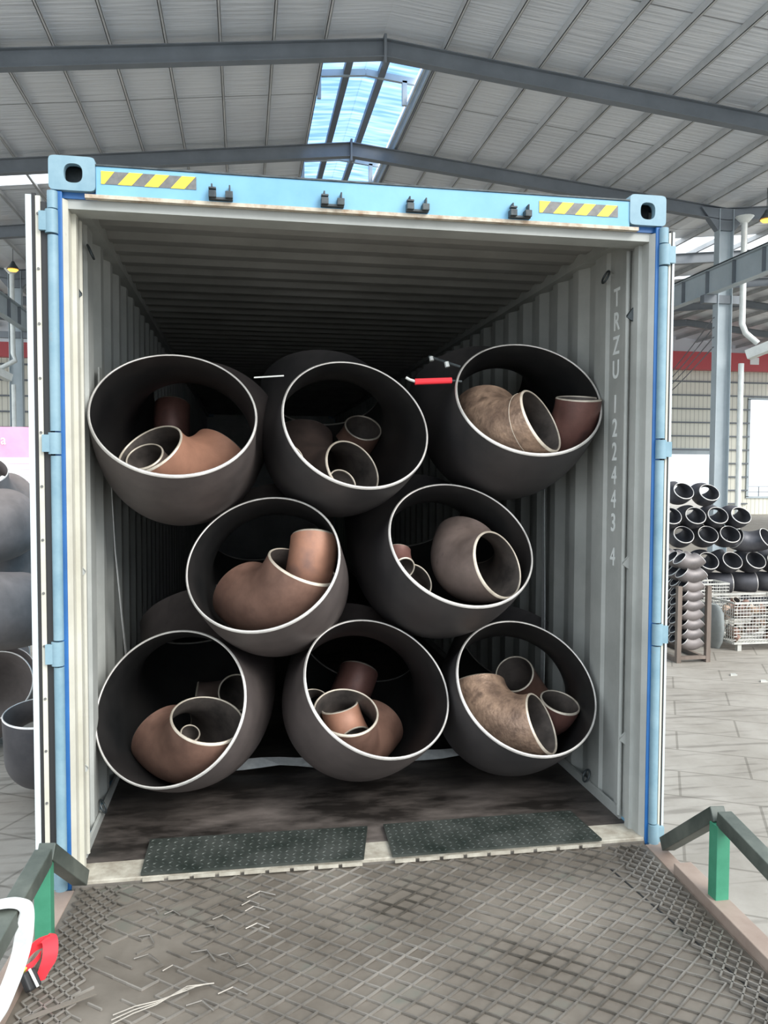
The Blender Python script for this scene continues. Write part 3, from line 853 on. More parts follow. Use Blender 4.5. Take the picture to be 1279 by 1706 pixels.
door_leaf(-1); door_leaf(1)
# serial number on the right wall, letters stacked downwards
chars = [('T', 0), ('R', 1), ('Z', 2), ('U', 3), ('1', 4.45), ('2', 5.45), ('2', 6.45), ('4', 7.45), ('4', 8.45), ('3', 9.45), ('4', 10.9)]
ser = None
Mt = Matrix(((0, 0, -1), (-1, 0, 0), (0, 1, 0))).to_4x4()
for ch, k_ in chars:
    z = 2.392 - k_ * 0.111
    mm = Matrix.Translation((1.1880, 0.369, z)) @ Mt
    text_mesh('serial_letter', ch, 0.118, 'text_white', cont, mm, 0.0008, scale=(0.85, 1.0), bold=.0018)
# trailer under the container
tr = thing('trailer_chassis', 'dark steel trailer chassis carrying the container, hidden behind the ramp', 'trailer', (0, 4, GZ))
for s in (-1, 1):
    mb = MB(); mb.ibeam((s * .5, .4, -.34), (s * .5, CL - .2, -.34), .14, .34); build('main_beam', mb, 'dark_iron', tr)
for Y in (2.2, 3.5, 4.8):
    mb = MB(); mb.tube([(-1.0, Y, GZ + .5), (1.0, Y, GZ + .5)], .06, 10); build('axle', mb, 'dark_iron', tr)
    for s in (-1, 1):
        mb = MB(); mb.tube([(s * .72, Y, GZ + .5), (s * .76, Y, GZ + .5), (s * 1.08, Y, GZ + .5), (s * 1.12, Y, GZ + .5)], [.44, .5, .5, .44], 28)
        build('wheel', mb, 'rubber', tr, smooth=True)
for s in (-1, 1):
    mb = MB(); mb.box(s * .8 - .07, s * .8 + .07, CL - 2.6, CL - 2.45, GZ, -.5); build('landing_leg', mb, 'dark_iron', tr)

# ================================================================= BIG ELBOWS IN THE CONTAINER
BIG_SPOTS = {
  'A': ((-0.8176, 0.4189, 1.8369), (0.072, -0.7831, 0.6177), -18),
  'B': ((-0.0039, 0.5501, 1.8122), (0.1638, -0.8451, 0.5089), -10),
  'C': ((0.8147, 0.5014, 1.9437), (-0.0447, -0.7969, 0.6025), 6),
  'D': ((-0.4436, 0.469, 1.1795), (-0.2565, -0.7566, 0.6015), 22),
  'E': ((0.4822, 0.4668, 1.2551), (0.1072, -0.7586, 0.6426), -6),
  'F': ((-0.8547, 0.469, 0.5382), (-0.3186, -0.8036, 0.5026), 22),
  'G': ((0.0778, 0.4039, 0.6106), (0.2461, -0.7018, 0.6686), -33),
  'H': ((0.7975, 0.4262, 0.5754), (0.1274, -0.7463, 0.6533), -38),
}
BIG_LABEL = {
  'A': 'huge dark steel elbow at the left end of the top row, against the left wall',
  'B': 'huge dark steel elbow in the middle of the top row',
  'C': 'huge dark steel elbow at the right end of the top row, against the right wall',
  'D': 'huge dark steel elbow on the left of the middle row, holding a rusty upright stub',
  'E': 'huge dark steel elbow on the right of the middle row',
  'F': 'huge dark steel elbow at the left end of the bottom row on the plywood floor',
  'G': 'huge dark steel elbow in the middle of the bottom row on the plywood floor',
  'H': 'huge dark steel elbow at the right end of the bottom row on the plywood floor',
}
for k_, (c, n, tw) in BIG_SPOTS.items():
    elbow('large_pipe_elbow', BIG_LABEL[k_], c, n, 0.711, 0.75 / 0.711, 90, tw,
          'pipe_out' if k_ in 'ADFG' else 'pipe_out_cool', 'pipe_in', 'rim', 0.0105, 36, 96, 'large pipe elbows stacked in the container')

SMALL_SPOTS = {   # host, rim centre, rim normal, diameter, bend factor, bend angle, twist
  'a1': ('A', (-0.9422, 0.5746, 1.6798), (-0.4275, -0.5555, 0.7132), 0.324, 1.0, 90, -10, 'rust_orange', 'orange-rusted elbow lying in the top left pipe, mouth turned left'),
  'a2': ('A', (-0.969, 0.6156, 1.6489), (-0.2669, -0.6345, 0.7254), 0.178, 1.5, 60, -30, 'rust_grey', 'small grey elbow nested in the mouth of the orange-rusted elbow in the top left pipe'),
  'a3': ('A', (-0.9052, 1.3712, 1.9433), (0.0236, 0.4617, 0.8867), 0.19, 1.5, 60, -180, 'rust_red', 'dim brown elbow standing at the back of the top left pipe'),
  'b1': ('B', (0.0134, 0.8059, 1.5972), (0.4746, -0.7579, 0.4477), 0.324, 1.5, 90, -20, 'rust_dark', 'largest brown elbow inside the top middle pipe, its mouth near the front rim'),
  'b1in': ('B', (-0.0439, 0.7601, 1.5277), (0.3909, -0.7986, 0.4577), 0.155, 1.0, 45, 130, 'rust_dark', 'small dark elbow nested in the front mouth within the top middle pipe'),
  'b2': ('B', (0.1533, 1.4165, 1.8401), (0.1237, -0.6847, 0.7182), 0.219, 1.0, 45, 110, 'rust_brown', 'mid-size elbow with its mouth up at the back of the top middle pipe'),
  'b4': ('B', (-0.2908, 0.7777, 1.6526), (0.4908, -0.7502, 0.4431), 0.141, 1.0, 90, -50, 'rust_dark', 'small dark elbow half hidden at the left inside the top middle pipe'),
  'c1': ('C', (0.8306, 0.374, 1.8206), (0.6391, -0.6309, 0.44), 0.324, 1.0, 90, -40, 'rust_copper', 'copper-brown elbow lying across the top right pipe, mouth turned right'),
  'c2': ('C', (1.0608, 0.493, 1.9402), (-0.0199, -0.195, 0.9806), 0.219, 1.5, 45, 40, 'rust_red', 'reddish brown elbow standing upright at the right side of the top right pipe'),
  'd1': ('D', (-0.2565, 0.4997, 1.1518), (0.346, -0.2738, 0.8974), 0.34, 1.0, 90, -20, 'rust_brown', 'wide brown elbow in the middle row left pipe, mouth turned up'),
  'd2': ('D', (-0.1947, 0.6234, 1.2699), (0.1073, 0.4336, 0.8947), 0.2267, 1.0, 90, -160, 'rust_orange', 'orange-brown elbow standing upright out of the wide brown elbow'),
  'e1': ('E', (0.63, 0.3704, 1.1577), (0.5457, -0.7511, 0.3716), 0.329, 1.0, 90, -50, 'rust_grey', 'largest grey-brown elbow inside the middle row right pipe'),
  'e2': ('E', (0.2773, 0.5299, 1.0702), (0.3673, -0.778, 0.5097), 0.18, 1.0, 90, -130, 'rust_dark', 'small dark elbow at the lower left rim of the middle row right pipe'),
  'e3': ('E', (0.1986, 0.5642, 1.2156), (0.1397, 0.5107, 0.8483), 0.114, 1.5, 45, 40, 'rust_red', 'small reddish stub elbow behind the left rim of the middle row right pipe'),
  'f1': ('F', (-0.6861, 0.4489, 0.4766), (0.1723, -0.372, 0.9121), 0.33, 1.0, 90, 10, 'rust_brown', 'largest brown elbow in the bottom left pipe, mouth turned up'),
  'f1in': ('F', (-0.7715, 0.5843, 0.3755), (0.2461, -0.6361, 0.7313), 0.0935, 1.5, 60, -150, 'rust_dark', 'tiny elbow dropped into the brown elbow of the bottom left pipe'),
  'f2': ('F', (-0.5598, 1.0088, 0.4422), (0.1312, -0.8379, 0.5299), 0.2, 1.0, 90, 80, 'rust_dark', 'dark elbow at the back right of the bottom left pipe'),
  'g1': ('G', (-0.0729, 0.3967, 0.4992), (0.0469, -0.4751, 0.8787), 0.3, 1.5, 90, -40, 'rust_brown', 'largest brown elbow in the bottom middle pipe, mouth turned up'),
  'g2': ('G', (-0.0849, 0.5545, 0.4791), (-0.2351, -0.0206, 0.9718), 0.18, 1.0, 60, -80, 'rust_orange', 'small orange-brown elbow nested in the mouth of the brown elbow, bottom middle pipe'),
  'g3': ('G', (0.1043, 1.2212, 0.4817), (0.3198, 0.5761, 0.7522), 0.219, 1.0, 60, -140, 'rust_red', 'dark red elbow leaning at the back of the bottom middle pipe'),
  'g5': ('G', (-0.19, 0.75, 0.47), (0.017, -0.41, 0.912), 0.14, 1.0, 45, -40, 'rust_dark', 'dark elbow at the far left inside the bottom middle pipe'),
  'h1': ('H', (0.8633, 0.3998, 0.3953), (0.7349, -0.5144, 0.442), 0.3, 1.0, 90, -30, 'rust_copper', 'large copper-toned elbow curving across the bottom right pipe'),
  'h2': ('H', (0.8879, 0.8815, 0.5148), (-0.4634, -0.6466, 0.6059), 0.21, 1.5, 60, -130, 'rust_brown', 'round-mouthed brown elbow at the top inside the bottom right pipe'),
  'h3': ('H', (1.034, 0.60, 0.436), (0.1541, -0.3379, 0.9285), 0.205, 1.0, 90, 10, 'rust_red', 'smaller red-brown elbow at the right inside the bottom right pipe'),
}
for k_, (h, c, n, D, Rf, ang, tw, mo, lab) in SMALL_SPOTS.items():
    root = elbow('pipe_elbow', lab, c, n, D, Rf, ang, tw, mo, 'small_in', 'rim_small',
                 0.006 + D * 0.012, 20, 56, 'small elbows packed inside the large ones')
    if k_ == 'c1':      # pale ring line a hand's width behind the mouth
        R_ = D * Rf; th = 0.2; mb = MB(); pts = []
        for i in range(49):
            a = 2 * PI * i / 48; rr = D / 2 + .0006
            pts.append(Vector((R_ * (1 - math.cos(th)), 0, -R_ * math.sin(th))) + (Vector((math.cos(th), 0, math.sin(th))) * math.cos(a) + Vector((0, 1, 0)) * math.sin(a)) * rr)
        mb.tube(pts, .0015, 6, cap=False)
        build('ring_line', mb, 'rim_small', root, smooth=True, local=True, label='pale ring line behind the mouth')

# lashing gear inside the container
mb = MB(); mb.tube([(-0.478, 0.47, 1.997), (-0.345, 0.50, 2.012)], 0.0035, 6)
tag(build('lashing_wire', mb, 'gutter'), 'thin bright wire stretched between the top left and top middle pipes', 'wire')
t = thing('tensioner', 'red rubber tensioner hooked between the top middle and top right pipes', 'tensioner', (0.36, 0.62, 2.02))
mb = MB(); mb.tube([(0.236, .60, 2.030), (0.255, .60, 2.020), (0.285, .60, 2.012)], .007, 8); build('hook', mb, 'gutter', t, smooth=True)
mb = MB(); mb.tube([(0.28, .60, 2.008), (0.46, .60, 2.018)], .012, 8); mb.tube([(0.28, .60, 2.016), (0.46, .60, 2.026)], .010, 8)
build('rubber_band', mb, 'web_red', t, smooth=True, label='red band')
mb = MB(); mb.tube([(0.455, .60, 2.02), (0.51, .60, 2.017)], .006, 8); build('hook', mb, 'dark_iron', t, smooth=True)
t = thing('lever_binder', 'dark metal lever resting against the left rim of the top right pipe', 'lever', (0.45, 0.72, 2.08))
mb = MB(); mb.tube([(0.375, .72, 2.150), (0.52, .66, 2.095)], .007, 8); build('lever', mb, 'dark_iron', t, smooth=True)
mb = MB(); mb.tube([(0.385, .715, 2.148), (0.388, .71, 2.128)], .011, 8); mb.tube([(0.455, .685, 2.12), (0.46, .68, 2.095)], .012, 8); build('pin', mb, 'gutter', t, smooth=True)

st = thing('lashing_strap', 'white lashing strap running down the left wall, over the floor and up the right wall', 'strap', (0, 1.08, 0))
mb = MB(); mb.ribbon([(-1.13, .70, 1.62), (-1.13, .82, 1.2), (-1.125, .95, .9), (-1.12, 1.08, .62), (-1.12, 1.10, .02)], (0, 1, .3), [.012, .02, .028, .04, .05]); build('left_strap', mb, 'web_white', st)
mb = MB(); pts = []
for i in range(24):
    x = -1.12 + 2.24 * i / 23; pts.append((x, 1.08 + .012 * math.sin(i * 1.7), .035 + .008 * math.sin(i * 1.1)))
mb.ribbon(pts, [(0, .75, .5 + .25 * math.sin(i * 1.3)) for i in range(24)], .06); build('floor_strap', mb, 'web_white', st)
mb = MB(); mb.ribbon([(1.12, 1.09, 1.62), (1.12, 1.085, 1.2), (1.12, 1.075, .9), (1.12, 1.07, .6), (1.12, 1.08, .02)], (0, 1, .1), [.02, .035, .05, .055, .055]); build('right_strap', mb, 'web_white', st)

# ================================================================= RAMP
def rx(y): return 0.06 * y          # the ramp stands slightly askew
RL, RR, RZ = -1.145, 1.155, -0.022
ramp = thing('loading_ramp', 'steel loading ramp with expanded metal mesh reaching the container mouth', 'loading ramp', (0, -1.5, GZ))
def rp(x, y, z): return (x + rx(y), y, z)
YB = -4.2
mb = MB()
mb.prism([rp(RL - .02, -.004 - .0, RZ), rp(RR + .02, -.004, RZ), rp(RR + .02, YB, RZ), rp(RL - .02, YB, RZ)], (0, 0, -0.02))
mb.prism([rp(RL - .02, YB, RZ), rp(RR + .02, YB, RZ), (RR + rx(YB) - .3, -13, GZ + .02), (RL + rx(YB) - .3, -13, GZ + .02)], (0, 0, -0.02))
build('deck_plate', mb, 'deck', ramp)
mb = MB()
for x in (RL + .1, 0, RR - .1): mb.beam(rp(x, -.05, RZ - .12), rp(x, YB, RZ - .12), .1, .18)
for y in (-.2, -1.4, -2.8, -4.1): mb.beam(rp(RL, y, RZ - .1), rp(RR, y, RZ - .1), .1, .14)
build('under_frame', mb, 'rail', ramp)
for x in (RL + .1, RR - .1):
    for y in (-.35, -4.0):
        mb = MB(); a = rp(x, y, 0); mb.box(a[0] - .06, a[0] + .06, y - .06, y + .06, GZ, RZ - .2); build('support_leg', mb, 'rail', ramp)
# expanded metal strands
def mesh_strands(x0, x1, y0, y1, px, py, w, h, z, skip=None, jit=0.0):
    mb = MB(); nj = int((y1 - y0) / py); ni = int((x1 - x0) / (px / 2))
    for j in range(nj):
        for i in range(ni):
            xa = x0 + i * px / 2; xb = xa + px / 2
            sa = 1 if (i + j) % 2 == 0 else -1
            ya = y0 + (j + .5) * py + sa * py * .5; yb = y0 + (j + .5) * py - sa * py * .5
            if skip and skip((xa + xb) / 2, (ya + yb) / 2): continue
            jz = random.uniform(0, jit)
            mb.beam(rp(xa, ya, z + h / 2), rp(xb, yb, z + h / 2 + jz), w, h)
    return mb
def skip_main(x, y):
    if x < RL + .15 or x > RR - .14: return True
    if x < -.80 + .12 * math.sin(y * 9) and y < -.42: return random.random() < 0.75
    if x < -.55 and y < -.5 : return random.random() < 0.35
    if x < -.8: return random.random() < .2
    return random.random() < 0.012
mb = mesh_strands(RL, RR, -2.4, -.014, .098, .039, .0052, .007, RZ, skip_main, .003)
build('expanded_mesh', mb, 'strand', ramp, label='worn expanded metal mesh on the deck')
mb = mesh_strands(RL + .0, RL + .165, -2.4, -.02, .046, .028, .005, .006, RZ + .004)
build('edge_mesh', mb, 'strand', ramp, label='finer mesh strip along the left edge')
mb = mesh_strands(RR - .15, RR + .01, -2.4, -.012, .050, .030, .0055, .009, RZ + .004)
build('edge_mesh', mb, 'strand', ramp, label='finer mesh strip along the right edge')
# torn strands at the left
for _ in range(16):
    x = random.uniform(-.9, -.5); y = random.uniform(-.95, -.1); a = random.uniform(-.3, .5)
    L_ = random.uniform(.05, .11); mb = MB()
    mb.tube([rp(x, y, RZ + .006), rp(x + L_ * .5 * math.cos(a), y + L_ * .5 * math.sin(a), RZ + .014), rp(x + L_ * math.cos(a - .5), y + L_ * math.sin(a - .5), RZ + .008)], .0028, 5)
    build('torn_strand', mb, 'strand', ramp)
for k_ in range(3):
    mb = MB()
    mb.tube([rp(-.86, -.80 - .022 * k_, RZ + .01), rp(-.80, -.785 - .016 * k_, RZ + .02), rp(-.74, -.765 - .008 * k_, RZ + .016), rp(-.66, -.735 + .01 * k_, RZ + .02), rp(-.62 + .02 * k_, -.70, RZ + .012)], .0022, 5)
    build('torn_strand', mb, 'pale_strand', ramp, label='long pale torn strand')
mb = MB(); mb.beam(rp(-1.11, -.80, RZ + .022), rp(-.93, -.70, RZ + .02), .018, .004); build('flat_bar', mb, 'deck', ramp)
# seam in the deck near right
mb = MB(); mb.beam((.93, -.2, RZ + .0015), (1.03, -1.1, RZ + .0015), .006, .003); build('deck_seam', mb, 'rubber', ramp)
# side curbs
for s in (-1, 1):
    xa = RR + .02 if s > 0 else RL - .095
    mb = MB()
    mb.prism([rp(xa, -.28, -.02), rp(xa + .075, -.28, -.02), rp(xa + .075, YB, -.02), rp(xa, YB, -.02)], (0, 0, .045))
    mb.prism([rp(xa, -.02, -.14), rp(xa + .075, -.02, -.14), rp(xa + .075, YB, -.14), rp(xa, YB, -.14)], (0, 0, .12))
    build('curb_channel', mb, 'curb', ramp, bevel=.003)
# handrails
def rail(s):
    if s > 0:
        pk = Vector((1.19, -.53, .325)); foot = Vector((1.235, -.09, .01)); b2 = Vector((1.13, -1.6, .19)); base = Vector((1.185, -.545, .02))
    else:
        pk = Vector((-1.175, -.42, .315)); foot = Vector((-1.135, -.06, .045)); b2 = Vector((-1.24, -1.6, .24)); base = Vector((-1.18, -.43, .02))
    r = thing('hand_rail', '%s low green-black steel rail bent down to the %s edge of the ramp' % (('right', 'right') if s > 0 else ('left', 'left')), 'rail', base)
    mb = MB(); mb.beam(pk + Vector((0, -.03, 0)), b2, .055, .055); build('long_rail', mb, 'rail', r, bevel=.003)
    mb = MB(); mb.beam(pk + Vector((0, .0, 0.004)), foot, .055, .055); build('short_rail', mb, 'rail', r, bevel=.003)
    mb = MB(); mb.box(base.x - .026, base.x + .026, base.y - .026, base.y + .026, base.z, pk.z - .025)
    build('post', mb, 'green', r, bevel=.002, label='bright green post')
    y2 = -1.5
    mb = MB(); xx = base.x + rx(y2) - rx(base.y); mb.box(xx - .025, xx + .025, y2 - .025, y2 + .025, .02, .2); build('post', mb, 'green', r)
rail(1); rail(-1)
# lip plates on the sill (two hinged checker plates)
def checker(c4, lab):
    p = thing('lip_plate', lab, 'checker plate', (sum(q[0] for q in c4) / 4, 0.12, 0.004), 'hinged checker plates of the ramp')
    mb = MB(); mb.prism([(x, y, .006) for x, y in c4], (0, 0, .010)); build('plate', mb, 'tread', p)
    mb = MB(); (x0, y0), (x1, y1), (x2, y2), (x3, y3) = c4   # BL, BR, TR, TL
    nx = int((x1 - x0) / .03); ny = 10
    for j in range(ny):
        for i in range(nx):
            u = (i + .5) / nx; v = (j + .5) / ny
            x = (x0 * (1 - u) + x1 * u) * (1 - v) + (x3 * (1 - u) + x2 * u) * v
            y = (y0 * (1 - u) + y1 * u) * (1 - v) + (y3 * (1 - u) + y2 * u) * v
            a = PI / 4 if (i + j) % 2 else -PI / 4
            d = Vector((math.cos(a), math.sin(a), 0)); e = Vector((-math.sin(a), math.cos(a), 0)) * .0032; c = Vector((x, y, .016))
            mb.add([c - d * .012, c + e, c + d * .012, c - e, c + Vector((0, 0, .0026)) - d * .005, c + Vector((0, 0, .0026)) + d * .005],
                   [(0, 3, 4), (3, 5, 4), (3, 2, 5), (0, 4, 1), (1, 4, 5), (1, 5, 2)])
    build('raised_treads', mb, 'tread', p)
    mb = MB(); n = 9
    for i in range(n):
        u0 = (i + .08) / n; u1 = (i + .92) / n
        mb.beam((x0 + (x1 - x0) * u0, y0 + (y1 - y0) * u0 - .010, -.006), (x0 + (x1 - x0) * u1, y0 + (y1 - y0) * u1 - .010, -.006), .009, .012)
    build('hinge_knuckle', mb, 'sill', p)
checker([(-.926, .0), (-.05, -.012), (.009, .278), (-.923, .30)], 'left dark green checker plate lying over the container sill')
checker([(.068, -.012), (.979, -.010), (.963, .289), (.080, .284)], 'right dark green checker plate lying over the container sill')

# strap hanging over the left rail
stp = thing('webbing_strap', 'white webbing strap draped over the left ramp rail', 'strap', (-1.21, -.75, .1))
mb = MB()
pts = smooth_path([(-1.30, -.79, .326), (-1.235, -.78, .334), (-1.186, -.775, .336), (-1.155, -.77, .322), (-1.150, -.77, .300), (-1.155, -.77, .249), (-1.163, -.77, .196), (-1.178, -.78, .141), (-1.199, -.80, .085), (-1.217, -.83, .046), (-1.235, -.88, .032)])
n_ = len(pts); sd = []
for i in range(n_):
    f = min(1, max(0, (i / (n_ - 1) - .25) / .35)); sd.append((f, 1 - .8 * f, .25 * f))
mb.ribbon(pts, sd, [.055 + .02 * max(0, i / n_ - .6) for i in range(n_)], .004); build('band', mb, 'web_white', stp, smooth=True)
rt = thing('ratchet_strap', 'red webbing loop with a black metal ratchet at the foot of the left rail post', 'ratchet strap', (-1.17, -.60, .03))
mb = MB()
pts = smooth_path([(-1.196, -.62, .070), (-1.187, -.60, .084), (-1.171, -.58, .093), (-1.152, -.57, .097), (-1.135, -.575, .103)])
mb.ribbon(pts, (.1, .2, 1), .034, .003)
build('back_loop', mb, 'web_red', rt, smooth=True)
mb = MB()
pts = smooth_path([(-1.150, -.57, .105), (-1.127, -.595, .117), (-1.119, -.62, .093), (-1.124, -.63, .065), (-1.136, -.635, .041), (-1.146, -.64, .015)])
n_ = len(pts); mb.ribbon(pts, [(.7 + .3 * min(1, i / 8), .5 - .3 * min(1, i / 8), .5 - .4 * min(1, i / 8)) for i in range(n_)], [.045 - .02 * max(0, (i - n_ * .6) / (n_ * .4)) for i in range(n_)], .003)
build('front_flap', mb, 'web_red', rt, smooth=True)
mb = MB(); mb.ribbon(smooth_path([(-1.194, -.635, .050), (-1.17, -.62, .060), (-1.152, -.60, .076)]), (.1, .3, 1), .02, .003)
build('inner_band', mb, 'web_red', rt, smooth=True)
mb = MB(); mb.beam((-1.205, -.64, .055), (-1.19, -.645, .048), .02, .022); build('yellow_label', mb, 'web_yellow', rt)
mb = MB(); mb.beam((-1.18, -.655, .058), (-1.155, -.675, .012), .045, .028); build('ratchet', mb, 'rubber', rt, bevel=.006, label='black ratchet body')
mb = MB(); mb.tube([(-1.170, -.665, .070), (-1.140, -.69, .028)], .0045, 8); build('ratchet_pin', mb, 'gutter', rt, smooth=True)

# ================================================================= RIGHT BACKGROUND
# pile of dark elbows
pile = [
 (7.92, 1.28, 'left of the two on top'), (8.44, 1.25, 'right of the two on top'),
 (7.65, .80, 'second row down, at the left end'), (8.16, .80, 'second row down, second from the left'), (8.66, .80, 'second row down, third from the left'), (9.14, .80, 'second row down, at the right end'),
 (7.91, .43, 'third row down, at the left end'), (8.43, .43, 'third row down, second from the left'), (8.90, .43, 'third row down, third from the left'),
 (7.45, -.08, 'fourth row down, at the hidden left end'), (7.94, -.08, 'fourth row down, at the left'), (8.46, -.09, 'fourth row down, second visible from the left'), (8.98, -.09, 'fourth row down, third visible from the left'), (9.48, -.09, 'fourth row down, at the right edge'), (9.98, -.1, 'fourth row down, cut by the frame'),
]
for i, (x, z, lab) in enumerate(pile):
    tilt = random.uniform(-.06, .06)
    elbow('pipe_elbow', 'dark blue-grey elbow of the far right pile, ' + lab, (x, 11.3 + random.uniform(-.03, .03), z), (-.10 + tilt, -.77, .62), .4, 1.0, 90, random.uniform(-12, 12),
          'bg_pipe', 'bg_pipe', 'rim', .014, 12, 32, 'pile of dark elbows right of the container')
elbow('pipe_elbow', 'dark grey elbow turned sideways at the right end of the pile, mouth facing right', (9.66, 11.2, .36), (.35, -.75, .5), .42, 1.0, 90, 60, 'bg_pipe', 'bg_pipe', 'rim', .014, 12, 32, 'pile of dark elbows right of the container')
for i, (x, z) in enumerate(((8.85, -.56), (9.38, -.56), (9.92, -.56), (8.75, -1.07), (9.28, -1.07), (9.80, -1.07), (8.3, -.57), (8.2, -1.07), (7.7, -1.07), (7.75, -.57))):
    elbow('pipe_elbow', 'dark elbow laid on its side above the wire basket, %s of three' % ('left', 'middle', 'right')[i] if i < 3 else 'dark elbow low in the far right pile, behind the rack and the wire basket',
          (x + .2, 11.45, z), (1, -.25, .05), .4, 1.0, 90, 0, 'bg_pipe', 'bg_pipe', 'rim', .014, 12, 32, 'elbows laid sideways at the base of the pile', bvec=(-.2, 1, .0))

# timber rack with saddle-shaped elbows
rack = thing('timber_rack', 'long timber rack holding stacked elbows beside the right door', 'rack', (6.3, 9.0, GZ))
RX0, RX1, RY0, RY1 = 6.03, 6.52, 8.15, 10.4
rt_z = -.12
for (x, y) in ((RX0, RY0), (RX1, RY0), (RX0, RY1), (RX1, RY1), (RX0, 9.3), (RX1, 9.3)):
    mb = MB(); mb.box(x - .035, x + .035, y - .035, y + .035, GZ, rt_z); build('upright', mb, 'timber', rack)
for x in (RX0, RX1):
    mb = MB(); mb.box(x - .03, x + .03, RY0, RY1, GZ, GZ + .07); build('runner', mb, 'timber', rack)
for y in (RY0, 9.3, RY1):
    mb = MB(); mb.box(RX0 + .035, RX1 - .035, y - .03, y + .03, GZ + .05, GZ + .10); build('cross_board', mb, 'timber', rack)
for j in range(9):
    y = 8.22 + j * .245
    for i in range(9):
        z = GZ + .33 + i * .148
        xo = random.uniform(-.01, .01)
        if i >= 7: xo += .0
        D = .2 if i < 7 else .24
        if i >= 7: z = GZ + .36 + 7 * .148 + (i - 7) * .21
        h_ = D * 1.0 / math.sqrt(2)
        # U shape: both mouths up and outwards
        ordn = ['lowest', 'second from the bottom', 'third from the bottom', 'fourth from the bottom', 'middle one, fifth up', 'sixth from the bottom', 'seventh, just above the uprights', 'wide one second from the top', 'wide topmost one'][i]
        coln = ['front', 'second', 'third', 'fourth', 'fifth', 'sixth', 'seventh', 'eighth', 'rearmost'][j]
        lab = 'grey elbow, %s column of the timber rack, %s' % (coln, ordn)
        lift = (1 - math.cos(PI / 4)) * D
        c = Vector((RX0 + .245 - D * math.sin(PI / 4) * 1.0 + xo - (.05 if i == 8 else 0), y, z))
        elbow('pipe_elbow', lab, c, (-.7071, 0, .7071), D, 1.0, 90, 0, 'bg_pipe_warm' if (i + j) % 3 else 'bg_pipe_left', 'bg_pipe', 'rim', .009, 8, 20,
              'elbows stacked in the front of the timber rack' if j == 0 else 'elbows stacked in the rear of the timber rack', bvec=(.7071, 0, .7071))

# wire baskets
def basket(x0, y0, w, d, h, z0, step, lab):
    t = thing('wire_basket', lab, 'wire basket', (x0 + w / 2, y0 + d / 2, GZ))
    def grid(nm, o, u, v, nu, nv):
        mb = MB(); o, u, v = Vector(o), Vector(u), Vector(v)
        for i in range(nu + 1):
            a = o + u * i / nu; mb.beam(a, a + v, .008, .008, up=(.3, .5, .8))
        for i in range(nv + 1):
            a = o + v * i / nv; mb.beam(a, a + u, .008, .008, up=(.3, .5, .8))
        build(nm, mb, 'cage', t)
    nu = int(w / step); nd = int(d / step); nh = int(h / step)
    grid('front_panel', (x0, y0, z0), (w, 0, 0), (0, 0, h), nu, nh)
    grid('side_panel', (x0, y0, z0), (0, d, 0), (0, 0, h), nd, nh)
    grid('side_panel', (x0 + w, y0, z0), (0, d, 0), (0, 0, h), nd, nh)
    grid('back_panel', (x0, y0 + d, z0), (w, 0, 0), (0, 0, h), nu, nh)
    grid('bottom_panel', (x0, y0, z0), (w, 0, 0), (0, d, 0), nu, nd)
    mb = MB()
    for zz in (z0, z0 + h):
        for a, b in (((x0, y0), (x0 + w, y0)), ((x0, y0), (x0, y0 + d)), ((x0 + w, y0), (x0 + w, y0 + d)), ((x0, y0 + d), (x0 + w, y0 + d))):
            mb.beam((*a, zz), (*b, zz), .03, .03)
    build('frame', mb, 'cage', t)
    for a in ((x0 + .12, y0 + .05), (x0 + w - .12, y0 + .05), (x0 + .12, y0 + d - .05), (x0 + w - .12, y0 + d - .05)):
        mb = MB(); mb.box(a[0] - .035, a[0] + .035, a[1] - .035, a[1] + .035, GZ, z0); build('foot', mb, 'cage', t)
basket(7.36, 8.75, 1.25, .95, .66, GZ + .13, .055, 'full galvanised wire basket right of the timber rack, heaped with rusty fittings')
basket(7.55, 10.35, .75, .5, .75, GZ + .13, .06, 'second wire basket standing behind the timber rack')
for i in range(26):
    x = 7.50 + (i % 6) * .19 + random.uniform(-.03, .03); y = 8.9 + ((i // 6) % 3) * .25 + random.uniform(-.03, .03)
    z = GZ + .30 + (i // 13) * .28 + random.uniform(0, .05) + (.06 if i > 19 else 0)
    a = random.uniform(0, 2 * PI)
    elbow('pipe_elbow', 'small rusty fitting heaped in the wire basket', (x, y, z), (math.cos(a) * .6, math.sin(a) * .6, random.uniform(-.2, .8)), .13, 1.0, 90, random.uniform(0, 360),
          random.choice(['rust_copper', 'rust_brown', 'rust_grey']), 'small_in', 'rim_small', .008, 6, 16, 'small rusty fittings in the wire basket')
# grey sagging bag on the left flank of the basket
mb = MB(); pts = [(7.24, 9.2, GZ), (7.24, 9.2, GZ + .12), (7.24, 9.2, GZ + .35), (7.24, 9.2, GZ + .6), (7.24, 9.2, GZ + .72)]
mb.tube(pts, [.07, .095, .11, .10, .06], 20)
o = build('bulk_bag', mb, 'bag', smooth=True)
for v in o.data.vertices: v.co.y = 9.2 + (v.co.y - 9.2) * 3.2
tag(o, 'grey cloth bag bulging against the left side of the full wire basket', 'bag')
# floor litter
for (x, y) in ((6.4, 7.3), (7.9, 10.2), (6.6, 6.9)):
    mb = MB(); mb.prism([(x - .05, y - .03, GZ + .001), (x + .05, y - .04, GZ + .001), (x + .06, y + .03, GZ + .001), (x, y + .05, GZ + .001)], (0, 0, .02))
    tag(build('paper_scrap', mb, 'cage'), ('crumpled pale scrap on the concrete, %s of two right of the ramp' % ('farther' if y > 7 else 'nearer')) if y < 8 else 'crumpled pale scrap on the concrete behind the rack', 'litter', 'scraps on the concrete')

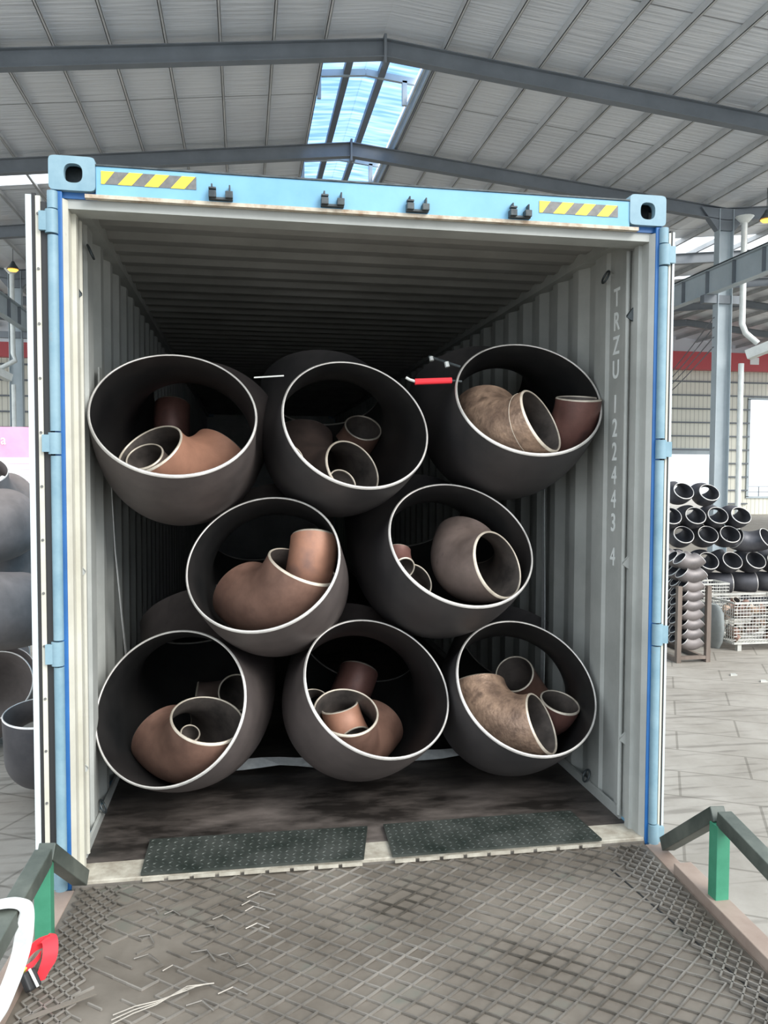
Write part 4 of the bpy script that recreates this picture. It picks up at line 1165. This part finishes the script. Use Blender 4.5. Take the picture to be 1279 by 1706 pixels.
# ================================================================= LEFT BACKGROUND
def le(lab, c, n, tw, D=.711, mo='bg_pipe_left'):
    elbow('large_pipe_elbow', lab, c, n, D, 1.0, 90, tw, mo, 'bg_pipe_left', 'rim', .0125, 24, 64, 'large elbows piled left of the container')
le('grey elbow on top of the left pile, below the pink board', (-3.466, 6.418, 1.62), (.194, -.469, .862), -50)
le('grey elbow of the left pile with a wide open mouth, second from the top', (-3.055, 5.911, 1.03), (.148, -.597, .788), 170)
le('grey elbow of the left pile, middle of the heap behind a bulging one', (-3.304, 6.12, .48), (.229, -.418, .879), -50)
le('grey elbow of the left pile resting on the ground, mouth facing the camera', (-2.977, 5.363, -.548), (.021, -.856, .516), 110)
def le2(lab, c, n, b, D=.711, mo='bg_pipe_left'):
    elbow('large_pipe_elbow', lab, c, n, D, 1.0, 90, 0, mo, 'bg_pipe_left', 'rim', .0125, 24, 64, 'large elbows piled left of the container', bvec=b)
le2('bulging grey elbow at the left picture edge, upper one', (-3.66, 4.9, 1.03), (-1, .05, .1), (.05, 1, .15))
le2('bulging grey elbow at the left picture edge, lower and larger looking', (-3.38, 4.25, .42), (-1, .1, .1), (.1, 1, -.1))
le2('shade-coloured elbow standing on the ground below the left pile, nearest the left door', (-2.18, 3.8, -.40), (0, -.15, 1), (-.3, 1, .15), .6, 'bg_pipe')  # darker steel puts the shade under the pile into the colour
le('dark elbow on the ground deep in the left pile', (-3.3, 6.8, -.75), (.2, -.6, .6), 0)
# pink board
t = thing('pink_board', 'faded pink notice board with white writing standing behind the left pile', 'notice board', (-3.95, 8.6, GZ))
mb = MB(); mb.box(-5.1, -3.33, 8.6, 8.64, 1.35, 2.2); build('panel', mb, 'pink', t)
for x in (-4.9, -3.5):
    mb = MB(); mb.box(x - .03, x + .03, 8.64, 8.70, GZ, 2.0); build('post', mb, 'steel_light', t)
Mf = Matrix(((1, 0, 0), (0, 0, -1), (0, 1, 0))).to_4x4()
text_mesh('white_writing', 'anunma', .22, 'text_white', t, Matrix.Translation((-3.97, 8.595, 2.02)) @ Mf, .001, scale=(.75, .9))
mb = MB(); mb.box(-3.80, -3.34, 8.592, 8.6, 1.40, 1.78); build('pale_table_print', mb, 'text_white', t)
mb = MB()
for i in range(4): mb.box(-3.78, -3.36, 8.588, 8.592, 1.46 + i * .08, 1.465 + i * .08)
build('printed_line', mb, 'pink', t)
